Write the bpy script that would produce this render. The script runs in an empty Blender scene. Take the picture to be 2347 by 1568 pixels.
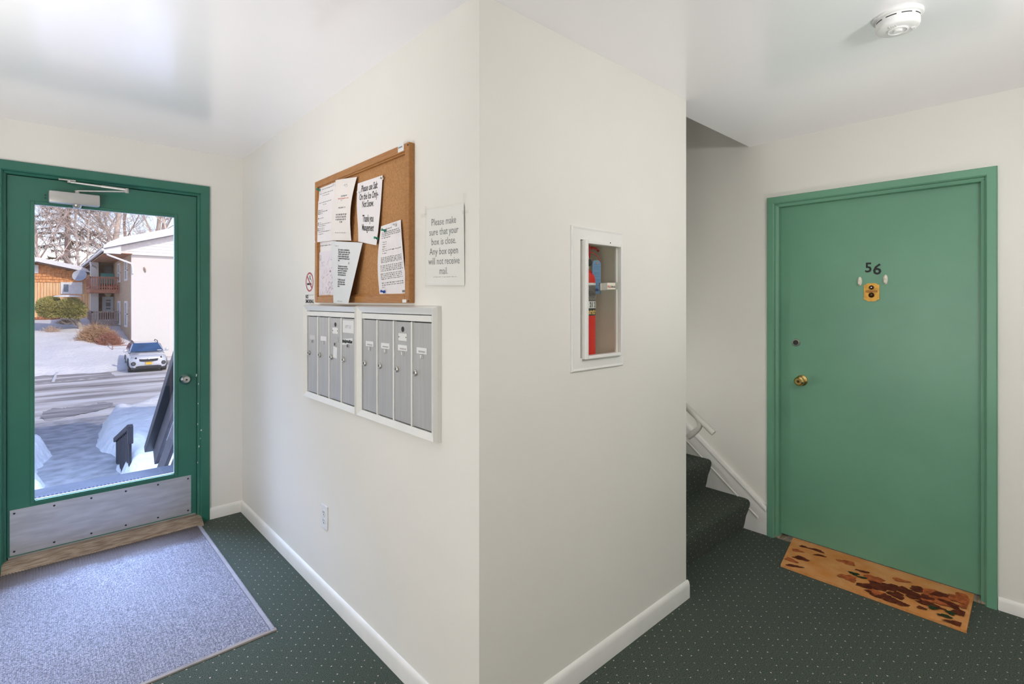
import bpy, bmesh, math, random
from mathutils import Vector, Matrix
random.seed(7)
SC = bpy.context.scene
COL = SC.collection
PI = math.pi

# ------------------------------------------------------------------ camera, sky, sun, lamps, added fill lights, exposure
FPX, YAW, HOR, CH = 1178.4, math.radians(42.56), 690.0, 1.455
FW = (math.sin(YAW), math.cos(YAW)); RT = (math.cos(YAW), -math.sin(YAW))
cd = bpy.data.cameras.new('camera'); cam = bpy.data.objects.new('camera', cd); COL.objects.link(cam)
cd.sensor_width = 36.0; cd.sensor_fit = 'HORIZONTAL'; cd.lens = 36.0 * FPX / 2347.0
cd.shift_y = (HOR - 784.0) / 2347.0
cd.clip_start = 0.02; cd.clip_end = 500
cam.location = (0, 0, CH); cam.rotation_euler = (PI / 2, 0, -YAW)
SC.camera = cam
SC.view_settings.view_transform = 'Standard'; SC.view_settings.look = 'None'
SC.view_settings.exposure = 0.0; SC.view_settings.gamma = 1.0
SC.view_settings.use_curve_mapping = False
SC.cycles.max_bounces = 10; SC.cycles.diffuse_bounces = 6; SC.cycles.glossy_bounces = 4
SC.cycles.transparent_max_bounces = 12; SC.cycles.sample_clamp_indirect = 6.0
SC.cycles.use_denoising = True

W = bpy.data.worlds.new('sky'); SC.world = W; W.use_nodes = True
wn = W.node_tree.nodes; wl = W.node_tree.links; wn.clear()
sky = wn.new('ShaderNodeTexSky'); sky.sky_type = 'NISHITA'; sky.sun_disc = False
SUN = Vector((0.28, -0.80, 0.60)).normalized()
sky.sun_elevation = math.asin(SUN.z); sky.sun_rotation = math.atan2(SUN.x, SUN.y)
sky.air_density = 1.0; sky.dust_density = 0.6; sky.ozone_density = 1.6
bg = wn.new('ShaderNodeBackground'); bg.inputs[1].default_value = 0.22
wo = wn.new('ShaderNodeOutputWorld')
tint = wn.new('ShaderNodeMix'); tint.data_type = 'RGBA'; tint.blend_type = 'MULTIPLY'; tint.inputs['Factor'].default_value = 1.0; tint.inputs['B'].default_value = (1.14, 0.97, 1.02, 1)
wl.new(sky.outputs[0], tint.inputs['A']); wl.new(tint.outputs['Result'], bg.inputs[0]); wl.new(bg.outputs[0], wo.inputs[0])

def lamp(name, kind, loc, power, color, size=0.1):
    ld = bpy.data.lights.new(name, kind); ld.energy = power; ld.color = color
    if kind == 'POINT': ld.shadow_soft_size = size
    o = bpy.data.objects.new(name, ld); o.location = loc; COL.objects.link(o); return o
sun = lamp('sun', 'SUN', (0, 0, 20), 2.1, (1.0, 0.90, 0.74)); sun.data.angle = 0.009
sun.rotation_euler = SUN.to_track_quat('Z', 'Y').to_euler()
WHITE = (1.0, 0.99, 0.97)
lamp('hall_lamp', 'POINT', (1.62, -0.38, 2.10), 34, WHITE, 0.08)
lamp('lobby_fill', 'POINT', (-1.05, 2.15, 1.05), 9, WHITE, 0.22)  # added fill light out of view, brightens the mailbox wall and ceiling
lamp('lobby_side_fill', 'POINT', (-1.6, 1.2, 1.05), 43, WHITE, 0.22)  # second added fill from the left, evens out the mailbox wall
lamp('rear_fill', 'POINT', (-1.6, -0.4, 1.1), 27, WHITE, 0.2)  # added all-round fill beside and behind the camera, no fixture there
lamp('stair_fill', 'POINT', (2.46, 2.25, 0.85), 8, WHITE, 0.08)  # added fill hidden in the stairwell, lifts the wall beside the stairs
for nm, loc, aim, power, spread in (('ceiling_wash', (-1.0, 1.5, 0.8), (-0.05, 2.30, 2.44), 8.5, 80), ('hall_ceiling_wash', (2.35, -0.25, 0.5), (2.50, 0.95, 2.44), 2.5, 75)):  # added upward area lights, unseen, that brighten the ceiling
    q = lamp(nm, 'AREA', loc, power, WHITE); q.data.size = 0.5; q.data.spread = math.radians(spread)
    q.rotation_euler = (Vector(loc) - Vector(aim)).to_track_quat('Z', 'Y').to_euler()
sky_fill = lamp('porch_sky_fill', 'AREA', (0.35, 6.1, 4.5), 1250, (0.44, 0.62, 1.0)); sky_fill.data.shape = 'RECTANGLE'; sky_fill.data.size = 3.0; sky_fill.data.size_y = 1.6  # added blue area light above the landing, strengthens skylight on the mat
sky_fill.rotation_euler = (Vector(sky_fill.location) - Vector((0.35, 2.8, 0.0))).to_track_quat('Z', 'Y').to_euler()

# ------------------------------------------------------------------ helpers
def dray(c): k = (c - 1173.5) / FPX; return (FW[0] + k * RT[0], FW[1] + k * RT[1])
def onY(c, r, Y): d = dray(c); t = Y / d[1]; return Vector((d[0] * t, Y, CH - (r - HOR) * t / FPX))
def onX(c, r, X): d = dray(c); t = X / d[0]; return Vector((X, d[1] * t, CH - (r - HOR) * t / FPX))
def onZ(c, r, z): d = dray(c); t = (CH - z) * FPX / (r - HOR); return Vector((d[0] * t, d[1] * t, z))
V = Vector

def new_mat(name):
    m = bpy.data.materials.new(name); m.use_nodes = True
    nt = m.node_tree; b = nt.nodes['Principled BSDF']; return m, nt, b
def pm(name, col, rough=0.6, metal=0.0, var=0.06, vscale=6.0, bump=0.0, bscale=60.0, spec=0.5, col2=None, coords='Object', stretch=None, coat=0.0, bdist=0.01):
    m, nt, b = new_mat(name)
    n = nt.nodes; l = nt.links
    b.inputs['Roughness'].default_value = rough; b.inputs['Metallic'].default_value = metal
    b.inputs['Specular IOR Level'].default_value = spec
    b.inputs['Coat Weight'].default_value = coat
    tc = n.new('ShaderNodeTexCoord'); src = tc.outputs[coords]
    if stretch:
        mp = n.new('ShaderNodeMapping'); mp.inputs['Scale'].default_value = stretch
        l.new(src, mp.inputs[0]); src = mp.outputs[0]
    nz = n.new('ShaderNodeTexNoise'); nz.inputs['Scale'].default_value = vscale; nz.inputs['Detail'].default_value = 5
    l.new(src, nz.inputs['Vector'])
    mx = n.new('ShaderNodeMix'); mx.data_type = 'RGBA'
    c2 = col2 if col2 else tuple(min(1, c * (1 - var)) for c in col)
    c1 = col if col2 else tuple(min(1, c * (1 + var)) for c in col)
    mx.inputs['A'].default_value = (*c1, 1); mx.inputs['B'].default_value = (*c2, 1)
    rp = n.new('ShaderNodeMapRange'); rp.inputs[1].default_value = 0.35; rp.inputs[2].default_value = 0.65
    l.new(nz.outputs['Fac'], rp.inputs[0]); l.new(rp.outputs[0], mx.inputs['Factor'])
    l.new(mx.outputs['Result'], b.inputs['Base Color'])
    if bump > 0:
        bz = n.new('ShaderNodeTexNoise'); bz.inputs['Scale'].default_value = bscale; bz.inputs['Detail'].default_value = 3
        l.new(src, bz.inputs['Vector'])
        bp = n.new('ShaderNodeBump'); bp.inputs['Strength'].default_value = bump; bp.inputs['Distance'].default_value = bdist
        l.new(bz.outputs['Fac'], bp.inputs['Height']); l.new(bp.outputs[0], b.inputs['Normal'])
    return m
def glass_mat(name, tint=(1, 1, 1), rough=0.0, gain=1.0):
    m = bpy.data.materials.new(name); m.use_nodes = True; nt = m.node_tree; nt.nodes.clear()
    o = nt.nodes.new('ShaderNodeOutputMaterial'); t = nt.nodes.new('ShaderNodeBsdfTransparent'); t.inputs[0].default_value = (*tint, 1)
    g = nt.nodes.new('ShaderNodeBsdfGlossy'); g.inputs['Roughness'].default_value = rough
    lw = nt.nodes.new('ShaderNodeLayerWeight'); lw.inputs[0].default_value = 0.5
    pw = nt.nodes.new('ShaderNodeMath'); pw.operation = 'POWER'; pw.inputs[1].default_value = 5.0
    ml = nt.nodes.new('ShaderNodeMath'); ml.operation = 'MULTIPLY_ADD'; ml.inputs[1].default_value = 0.92*gain; ml.inputs[2].default_value = 0.04*gain
    nt.links.new(lw.outputs['Facing'], pw.inputs[0]); nt.links.new(pw.outputs[0], ml.inputs[0])
    mx = nt.nodes.new('ShaderNodeMixShader'); l = nt.links
    l.new(ml.outputs[0], mx.inputs[0]); l.new(t.outputs[0], mx.inputs[1]); l.new(g.outputs[0], mx.inputs[2]); l.new(mx.outputs[0], o.inputs[0])
    return m

def carpet_mat(name, ca, cb, dot, pitch=0.057, drad=0.0035, stair=False):
    m, nt, b = new_mat(name); n = nt.nodes; l = nt.links
    b.inputs['Roughness'].default_value = 0.95; b.inputs['Specular IOR Level'].default_value = 0.15
    b.inputs['Sheen Weight'].default_value = 0.08; b.inputs['Sheen Roughness'].default_value = 0.5
    g = n.new('ShaderNodeNewGeometry')
    sx = n.new('ShaderNodeSeparateXYZ'); l.new(g.outputs['Position'], sx.inputs[0])
    def math_(op, a, bb=None):
        q = n.new('ShaderNodeMath'); q.operation = op
        for i, v in enumerate((a, bb)):
            if v is None: continue
            if isinstance(v, (int, float)): q.inputs[i].default_value = v
            else: l.new(v, q.inputs[i])
        return q.outputs[0]
    yy = math_('ADD', sx.outputs['Y'], sx.outputs['Z']) if stair else sx.outputs['Y']
    jz = n.new('ShaderNodeTexNoise'); jz.inputs['Scale'].default_value = 25
    l.new(g.outputs['Position'], jz.inputs['Vector'])
    jit = math_('MULTIPLY', math_('SUBTRACT', jz.outputs['Fac'], 0.5), 0.012)
    xx = math_('ADD', sx.outputs['X'], jit); yy = math_('ADD', yy, jit)
    def lattice(ox, oy):
        fx = math_('SUBTRACT', math_('FRACT', math_('ADD', math_('MULTIPLY', xx, 1 / pitch), ox)), 0.5)
        fy = math_('SUBTRACT', math_('FRACT', math_('ADD', math_('MULTIPLY', yy, 1 / pitch), oy)), 0.5)
        d2 = math_('ADD', math_('MULTIPLY', fx, fx), math_('MULTIPLY', fy, fy))
        return math_('LESS_THAN', d2, (drad / pitch) ** 2)
    dots = math_('MAXIMUM', lattice(10.0, 10.0), lattice(10.5, 10.5))
    dz = n.new('ShaderNodeTexNoise'); dz.inputs['Scale'].default_value = 22; l.new(g.outputs['Position'], dz.inputs['Vector'])
    dzr = n.new('ShaderNodeMapRange'); dzr.inputs[1].default_value = 0.36; dzr.inputs[2].default_value = 0.56; l.new(dz.outputs['Fac'], dzr.inputs[0])
    dots = math_('MULTIPLY', dots, dzr.outputs[0])
    nz = n.new('ShaderNodeTexNoise'); nz.inputs['Scale'].default_value = 260; nz.inputs['Detail'].default_value = 3
    l.new(g.outputs['Position'], nz.inputs['Vector'])
    rp = n.new('ShaderNodeMapRange'); rp.inputs[1].default_value = 0.36; rp.inputs[2].default_value = 0.64
    l.new(nz.outputs['Fac'], rp.inputs[0])
    mx = n.new('ShaderNodeMix'); mx.data_type = 'RGBA'; mx.inputs['A'].default_value = (*ca, 1); mx.inputs['B'].default_value = (*cb, 1)
    l.new(rp.outputs[0], mx.inputs['Factor'])
    # worn, paler patches along the walking line
    wz = n.new('ShaderNodeTexNoise'); wz.inputs['Scale'].default_value = 1.6; wz.inputs['Detail'].default_value = 2
    l.new(g.outputs['Position'], wz.inputs['Vector'])
    wr = n.new('ShaderNodeMapRange'); wr.inputs[1].default_value = 0.45; wr.inputs[2].default_value = 0.75; wr.inputs[4].default_value = 0.35
    l.new(wz.outputs['Fac'], wr.inputs[0])
    m1 = n.new('ShaderNodeMix'); m1.data_type = 'RGBA'; m1.inputs['B'].default_value = (0.050, 0.075, 0.056, 1)
    l.new(wr.outputs[0], m1.inputs['Factor']); l.new(mx.outputs['Result'], m1.inputs['A'])
    m2 = n.new('ShaderNodeMix'); m2.data_type = 'RGBA'; m2.inputs['B'].default_value = (*dot, 1)
    l.new(dots, m2.inputs['Factor']); l.new(m1.outputs['Result'], m2.inputs['A'])
    l.new(m2.outputs['Result'], b.inputs['Base Color'])
    bp = n.new('ShaderNodeBump'); bp.inputs['Strength'].default_value = 0.7; bp.inputs['Distance'].default_value = 0.004
    l.new(nz.outputs['Fac'], bp.inputs['Height']); l.new(bp.outputs[0], b.inputs['Normal'])
    return m

class MB:
    """collects shapes into one mesh, in world coordinates"""
    def __init__(s): s.bm = bmesh.new()
    def face(s, pts):
        vs = [s.bm.verts.new(p) for p in pts]
        try: return s.bm.faces.new(vs)
        except ValueError: return None
    def box(s, a, b, bev=0.0):
        x0, y0, z0 = (min(a[i], b[i]) for i in range(3)); x1, y1, z1 = (max(a[i], b[i]) for i in range(3))
        v = [s.bm.verts.new(p) for p in ((x0,y0,z0),(x1,y0,z0),(x1,y1,z0),(x0,y1,z0),(x0,y0,z1),(x1,y0,z1),(x1,y1,z1),(x0,y1,z1))]
        fs = [s.bm.faces.new([v[i] for i in q]) for q in ((0,3,2,1),(4,5,6,7),(0,1,5,4),(1,2,6,5),(2,3,7,6),(3,0,4,7))]
        if bev > 0:
            es = list({e for f in fs for e in f.edges})
            bmesh.ops.bevel(s.bm, geom=es, offset=bev, segments=2, affect='EDGES', profile=0.5)
        return s
    def obox(s, c, ex, ey, ez, bev=0.0):
        """oriented box: centre and three half-axis vectors"""
        c = V(c); ex, ey, ez = V(ex), V(ey), V(ez)
        v = [s.bm.verts.new(c + ex*i + ey*j + ez*k) for k in (-1,1) for (i,j) in ((-1,-1),(1,-1),(1,1),(-1,1))]
        fs = [s.bm.faces.new([v[i] for i in q]) for q in ((0,3,2,1),(4,5,6,7),(0,1,5,4),(1,2,6,5),(2,3,7,6),(3,0,4,7))]
        if bev > 0:
            bmesh.ops.bevel(s.bm, geom=list({e for f in fs for e in f.edges}), offset=bev, segments=2, affect='EDGES', profile=0.5)
        return s
    def prism(s, pts, d):
        """polygon swept along vector d, closed"""
        d = V(d); n = len(pts)
        a = [s.bm.verts.new(p) for p in pts]; b = [s.bm.verts.new(V(p) + d) for p in pts]
        s.bm.faces.new(a[::-1]); s.bm.faces.new(b)
        for i in range(n): s.bm.faces.new((a[i], a[(i+1)%n], b[(i+1)%n], b[i]))
        return s
    def lathe(s, o, ax, prof, seg=24, cap0=True, cap1=True):
        """rings (radius, height) around axis ax through o"""
        o = V(o); ax = V(ax).normalized()
        u = ax.orthogonal().normalized(); w = ax.cross(u)
        rings = [[s.bm.verts.new(o + ax*h + (u*math.cos(2*PI*k/seg) + w*math.sin(2*PI*k/seg))*max(r, 1e-5)) for k in range(seg)] for r, h in prof]
        for a, b in zip(rings, rings[1:]):
            for k in range(seg): s.bm.faces.new((a[k], a[(k+1)%seg], b[(k+1)%seg], b[k]))
        if cap0: s.bm.faces.new(rings[0][::-1])
        if cap1: s.bm.faces.new(rings[-1])
        return s
    def tube(s, pts, r, seg=8, cap=True):
        pts = [V(p) for p in pts]; n = len(pts); rings = []
        rr = r if isinstance(r, (list, tuple)) else [r]*n
        prev = None
        for i, p in enumerate(pts):
            t = (pts[min(i+1, n-1)] - pts[max(i-1, 0)]).normalized()
            u = t.orthogonal().normalized() if prev is None else (prev - t*prev.dot(t)).normalized()
            prev = u; w = t.cross(u)
            rings.append([s.bm.verts.new(p + (u*math.cos(2*PI*k/seg) + w*math.sin(2*PI*k/seg))*rr[i]) for k in range(seg)])
        for a, b in zip(rings, rings[1:]):
            for k in range(seg): s.bm.faces.new((a[k], a[(k+1)%seg], b[(k+1)%seg], b[k]))
        if cap: s.bm.faces.new(rings[0][::-1]); s.bm.faces.new(rings[-1])
        return s
    def grid(s, fn, nu, nv):
        g = [[s.bm.verts.new(fn(i/nu, j/nv)) for i in range(nu+1)] for j in range(nv+1)]
        for j in range(nv):
            for i in range(nu): s.bm.faces.new((g[j][i], g[j][i+1], g[j+1][i+1], g[j+1][i]))
        return s
    def build(s, name, m, parent=None, smooth=False, recalc=True):
        if recalc: bmesh.ops.recalc_face_normals(s.bm, faces=s.bm.faces[:])
        me = bpy.data.meshes.new(name)
        off = ORG.get(root_of(parent), V((0,0,0))) if parent else V((0,0,0))
        if off.length: bmesh.ops.translate(s.bm, verts=s.bm.verts[:], vec=-off)
        s.bm.to_mesh(me); s.bm.free()
        if smooth is True:
            for p in me.polygons: p.use_smooth = True
        elif smooth:
            for p in me.polygons: p.use_smooth = True
            me.set_sharp_from_angle(angle=math.radians(smooth))
        me.materials.append(m)
        o = bpy.data.objects.new(name, me); COL.objects.link(o)
        if parent: o.parent = parent
        return o
ORG = {}
def root_of(o):
    while o.parent: o = o.parent
    return o
def tag(o, label=None, cat=None, group=None, kind=None):
    if label: o['label'] = label
    if cat: o['category'] = cat
    if group: o['group'] = group
    if kind: o['kind'] = kind
    return o
def thing(name, loc, label, cat, group=None, kind=None, rz=0.0):
    o = bpy.data.objects.new(name, None); COL.objects.link(o); o.location = loc; o.rotation_euler = (0, 0, rz)
    o.empty_display_size = 0.05
    ORG[o] = V(loc)
    return tag(o, label, cat, group, kind)
def part(name, mesh, m, parent):
    o = bpy.data.objects.new(name, mesh); COL.objects.link(o); o.parent = parent; return o

def text_mesh(body, size, align='LEFT', bold=0.0, spacing=1.0, line=1.0, xs=1.0):
    """outline letters as a flat triangulated mesh: list of verts (x, y) and faces"""
    cu = bpy.data.curves.new('letters', 'FONT'); cu.body = body; cu.size = size; cu.align_x = align
    cu.offset = bold; cu.space_character = spacing; cu.space_line = line; cu.resolution_u = 2
    o = bpy.data.objects.new('letters', cu); COL.objects.link(o)
    dg = bpy.context.evaluated_depsgraph_get(); dg.update()
    me = bpy.data.meshes.new_from_object(o.evaluated_get(dg))
    vs = [(v.co.x * xs, v.co.y) for v in me.vertices]; fs = [tuple(p.vertices) for p in me.polygons]
    bpy.data.objects.remove(o); bpy.data.curves.remove(cu); bpy.data.meshes.remove(me)
    return vs, fs
def put_text(name, m, parent, tm, fn):
    """place letters through fn(x, y) -> world point"""
    vs, fs = tm; off = ORG.get(root_of(parent), V((0,0,0)))
    me = bpy.data.meshes.new(name); me.from_pydata([fn(x, y) - off for x, y in vs], [], fs); me.materials.append(m)
    return part(name, me, m, parent)

# ------------------------------------------------------------------ materials
M = {}
M['wall'] = pm('wall_paint', (0.80, 0.775, 0.725), 0.55, var=0.012, vscale=2.5, bump=0.05, bscale=240, bdist=0.002)
M['ceil'] = pm('ceiling_paint', (0.955, 0.935, 0.965), 0.22, var=0.01, vscale=2, bump=0.05, bscale=9, bdist=0.004, spec=1.0, coat=1.0)
M['ceil'].node_tree.nodes['Principled BSDF'].inputs['Coat Roughness'].default_value = 0.16
M['trim'] = pm('trim_paint', (0.80, 0.785, 0.75), 0.4, var=0.03, vscale=9)
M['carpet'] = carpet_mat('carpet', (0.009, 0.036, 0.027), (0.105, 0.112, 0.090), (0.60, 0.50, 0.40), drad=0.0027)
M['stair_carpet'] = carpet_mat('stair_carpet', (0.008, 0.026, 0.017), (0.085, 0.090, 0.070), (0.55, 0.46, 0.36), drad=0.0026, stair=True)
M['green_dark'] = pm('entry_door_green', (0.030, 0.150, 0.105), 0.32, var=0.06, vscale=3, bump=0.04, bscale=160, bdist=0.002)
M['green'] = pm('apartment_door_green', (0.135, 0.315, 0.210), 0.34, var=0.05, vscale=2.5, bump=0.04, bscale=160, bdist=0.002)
M['steel'] = pm('brushed_steel', (0.60, 0.60, 0.62), 0.42, metal=0.85, var=0.10, vscale=7, stretch=(1, 1, 6))
M['chrome'] = pm('chrome', (0.75, 0.75, 0.76), 0.16, metal=1.0, var=0.03)
M['nickel'] = pm('dull_nickel', (0.55, 0.53, 0.50), 0.32, metal=0.9, var=0.05)
M['alu_paint'] = pm('closer_grey', (0.46, 0.45, 0.43), 0.38, metal=0.35, var=0.03)
M['dark'] = pm('dark_metal', (0.02, 0.02, 0.02), 0.5)
M['black'] = pm('black_ink', (0.018, 0.018, 0.02), 0.7)
M['grey_ink'] = pm('grey_ink', (0.20, 0.20, 0.20), 0.7)
M['faint_ink'] = pm('faint_ink', (0.40, 0.37, 0.38), 0.7)
M['red_ink'] = pm('red_ink', (0.65, 0.16, 0.13), 0.7)
M['glass'] = glass_mat('clear_glass')
M['thresh'] = pm('worn_threshold', (0.20, 0.13, 0.09), 0.45, metal=0.2, var=0.2, vscale=14, col2=(0.42, 0.34, 0.26), stretch=(1, 6, 6), bump=0.3, bscale=40)
M['brass'] = pm('brass', (0.74, 0.52, 0.20), 0.18, metal=1.0, var=0.08)
M['old_brass'] = pm('tarnished_brass', (0.55, 0.30, 0.055), 0.38, metal=0.55, var=0.2, vscale=30)
M['bronze'] = pm('dark_bronze', (0.07, 0.035, 0.015), 0.3, metal=0.8)
M['ivory'] = pm('ivory_plastic', (0.80, 0.76, 0.63), 0.3)
M['plastic'] = pm('white_plastic', (0.78, 0.78, 0.775), 0.35, var=0.01)
M['cork'] = pm('cork', (0.46, 0.235, 0.095), 0.9, var=0.2, vscale=150, col2=(0.36, 0.17, 0.06), bump=0.4, bscale=220, bdist=0.003)
M['oak'] = pm('oak_frame', (0.42, 0.19, 0.055), 0.42, var=0.15, vscale=18, stretch=(8, 1, 8), col2=(0.34, 0.145, 0.04))
M['paper'] = pm('white_paper', (0.80, 0.76, 0.765), 0.8, var=0.015)
M['paper_cream'] = pm('cream_paper', (0.80, 0.745, 0.71), 0.8, var=0.02)
M['paper_blue'] = pm('cool_paper', (0.70, 0.71, 0.72), 0.8, var=0.015)
M['pin_green'] = pm('green_pin_plastic', (0.005, 0.20, 0.13), 0.25)
M['pin_blue'] = pm('blue_pin_plastic', (0.01, 0.07, 0.42), 0.25)
M['pin_clear'] = pm('clear_pin_plastic', (0.82, 0.82, 0.84), 0.12)
M['box_door'] = pm('mailbox_aluminium', (0.50, 0.495, 0.485), 0.40, metal=0.45, var=0.05, vscale=5, stretch=(1, 14, 0.6))
M['box_frame'] = pm('mailbox_frame_paint', (0.80, 0.79, 0.755), 0.32, metal=0.1, var=0.02)
M['sleeve'] = glass_mat('clear_sleeve', (0.98, 0.98, 0.97), 0.22, 0.55)
M['tape'] = glass_mat('clear_tape', (0.95, 0.95, 0.93), 0.3, 0.6)

# ------------------------------------------------------------------ room shell
XM, YL, YM, XE, XR, H = 1.033, 3.89, 1.28, 2.335, 3.335, 2.44
def structure(mb, name, m, label=None, **k):
    o = mb.build(name, m, **k); return tag(o, label, None, None, 'structure')
DX0, DX1, DZ = -0.202, 0.832, 2.214          # entry door frame, outer edges
b = MB(); b.box((-1.9, YL, 0), (DX0 + 0.01, 4.07, H)); b.box((DX1 - 0.01, YL, 0), (XM, 4.07, H)); b.box((DX0 + 0.01, YL, DZ - 0.01), (DX1 - 0.01, 4.07, H))
structure(b, 'wall_left', M['wall'], 'beige painted wall around the glazed green entry door')
b = MB(); b.box((XM, 1.40, 0), (1.15, 4.07, H))
structure(b, 'wall_middle', M['wall'], 'off-white wall carrying the cork board and mailboxes')
CX0, CX1, CZ0, CZ1 = 1.525, 1.782, 1.222, 1.697   # extinguisher recess
b = MB(); b.box((XM, YM, 0), (CX0, 1.40, H)); b.box((CX1, YM, 0), (XE, 1.40, H)); b.box((CX0, YM, 0), (CX1, 1.40, CZ0)); b.box((CX0, YM, CZ1), (CX1, 1.40, H))
structure(b, 'wall_center', M['wall'], 'off-white wall with the recessed extinguisher cabinet')
b = MB(); b.box((2.215, 1.40, 0), (XE, 5.5, 5.0))
structure(b, 'wall_stair', M['wall'], 'wall along the left side of the carpeted stairs')
RY0, RY1, RZ = 0.237, 1.279, 2.092           # apartment door frame, outer edges
b = MB(); b.box((XR, -2.6, 0), (3.55, RY0 + 0.012, H)); b.box((XR, RY1 - 0.012, 0), (3.55, 5.5, H)); b.box((XR, RY0 + 0.012, RZ - 0.012), (3.55, RY1 - 0.012, H))
b.box((XR, -2.6, H), (3.55, 5.5, 5.0))
structure(b, 'wall_right', M['wall'], 'grey-white wall around the green apartment door, running up the stairs')
b = MB(); b.box((-2.05, -2.75, 0), (3.55, -2.6, H)); structure(b, 'wall_back', M['wall'])
b = MB(); b.box((-2.05, -2.6, 0), (-1.9, 4.07, H)); structure(b, 'wall_side', M['wall'])
b = MB(); b.box((XE, 1.395, 2.7), (XR, 1.25, 5.0)); b.box((2.2, 5.5, 0), (3.55, 5.62, 5.0)); structure(b, 'wall_upstairs', M['wall'])
b = MB(); b.box((2.2, 1.2, 5.0), (3.55, 5.62, 5.1)); structure(b, 'ceiling_upstairs', M['wall'])
b = MB(); b.prism([(-1.9,-2.6,H), (XR,-2.6,H), (XR,1.395,H), (XE,1.395,H), (XE,YM+0.05,H), (XM+0.05,YM+0.05,H), (XM+0.05,YL+0.05,H), (-1.9,YL+0.05,H)], (0,0,0.26))
structure(b, 'ceiling', M['ceil'], 'white satin painted ceiling')
b = MB(); b.prism([(-1.9,-2.6,0), (XR,-2.6,0), (XR,1.44,0), (XE,1.44,0), (XE,YM+0.06,0), (XM+0.06,YM+0.06,0), (XM+0.06,YL+0.03,0), (-1.9,YL+0.03,0)], (0,0,-0.12))
b.box((3.33, RY0, -0.12), (3.6, RY1, -0.002))
structure(b, 'floor', M['carpet'], 'dark green carpet with small pale dots')
# outside faces of this building, which shade the walk
b = MB(); b.box((-9, 4.0, -1.4), (-2.0, 4.2, 2.7)); b.box((1.15, 4.0, -1.4), (9, 4.2, 2.7)); b.box((-9, 4.0, 2.44), (9, 4.2, 5.35)); b.box((-9, -6, 5.15), (9, 4.5, 5.42)); b.box((-2.05, 4.07, -1.4), (1.2, 4.2, -0.14))
structure(b, 'wall_exterior', pm('exterior_siding', (0.45, 0.38, 0.30), 0.8))

def base_run(name, p, q, nrm, hgt=0.085, th=0.013, label=None):
    """baseboard with a rounded top between floor points p, q; nrm points into the room"""
    p, q, nrm = V(p), V(q), V(nrm)
    prof = [(0, 0), (th, 0), (th, hgt*0.72), (th*0.8, hgt*0.86), (th*0.45, hgt*0.96), (0, hgt)]
    b = MB(); b.prism([p + nrm*a + V((0,0,z)) for a, z in prof], q - p)
    return structure(b, name, M['trim'], label, smooth=40)
base_run('baseboard_left', (DX1, YL, 0), (XM, YL, 0), (0,-1,0), 0.075, label='short white baseboard between entry door frame and corner')
base_run('baseboard_middle', (XM, YL, 0), (XM, YM - 0.013, 0), (-1,0,0), 0.075, label='white baseboard under the mailbox wall')
base_run('baseboard_center', (XM - 0.013, YM, 0), (XE + 0.012, YM, 0), (0,-1,0), 0.085, label='white baseboard under the extinguisher wall')
base_run('baseboard_right', (XR, RY0 - 0.002, 0), (XR, -2.6, 0), (-1,0,0), 0.06, label='white baseboard right of the apartment door')

# ------------------------------------------------------------------ entry door (door_1)
d1 = thing('door_1', (0.315, YL, 0), 'dark green entry door with a tall glass pane and steel kick plate', 'door', kind='structure')
LY = YL + 0.026                                # face of the leaf
def frame_member(ax, lo, hi, seq):
    pass
def door_frame_x(parent, x0, x1, z1, y, m, face=0.068):
    """steel frame around an opening in a wall facing -Y: face, bead and stop"""
    for name, side in (('jamb', 0), ('jamb', 1)):
        s = 1 if side == 0 else -1; xo = x0 if side == 0 else x1
        pr = [(0, 0.16), (0, -0.014), (0.004, -0.018), (face-0.02, -0.018), (face-0.014, -0.012), (face-0.012, 0.004), (face-0.004, 0.008), (face, 0.014), (face, 0.0715), (face+0.014, 0.072), (face+0.014, 0.16)]
        b = MB(); b.prism([(xo + s*a, y + d, 0.0) for a, d in pr], (0, 0, z1 if True else 0)); b.build(name, m, parent, smooth=30)
    pr = [(0, 0.16), (0, -0.014), (0.004, -0.018), (face-0.02, -0.018), (face-0.014, -0.012), (face-0.012, 0.004), (face-0.004, 0.008), (face, 0.014), (face, 0.0715), (face+0.014, 0.072), (face+0.014, 0.16)]
    b = MB(); b.prism([(x0 + 0.03, y + d - 0.0006, z1 - a + 0.0006) for a, d in pr], (x1 - x0 - 0.06, 0, 0)); b.build('head_jamb', m, parent, smooth=30)
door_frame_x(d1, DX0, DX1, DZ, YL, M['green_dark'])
lx0, lx1, lz0, lz1 = DX0 + 0.070, DX1 - 0.070, 0.055, DZ - 0.071
gx0, gx1 = onY(76, 600, LY).x, onY(402, 600, LY).x
gz0, gz1 = 0.336, onY(240, 481, LY).z
b = MB()
LT = LY + 0.044
b.box((lx0, LY, lz0), (gx0, LT, lz1)); b.box((gx1, LY, lz0), (lx1, LT, lz1)); b.box((gx0, LY, lz0), (gx1, LT, gz0)); b.box((gx0, LY, gz1), (gx1, LT, lz1))
b.build('door_leaf', M['green_dark'], d1)
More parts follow.
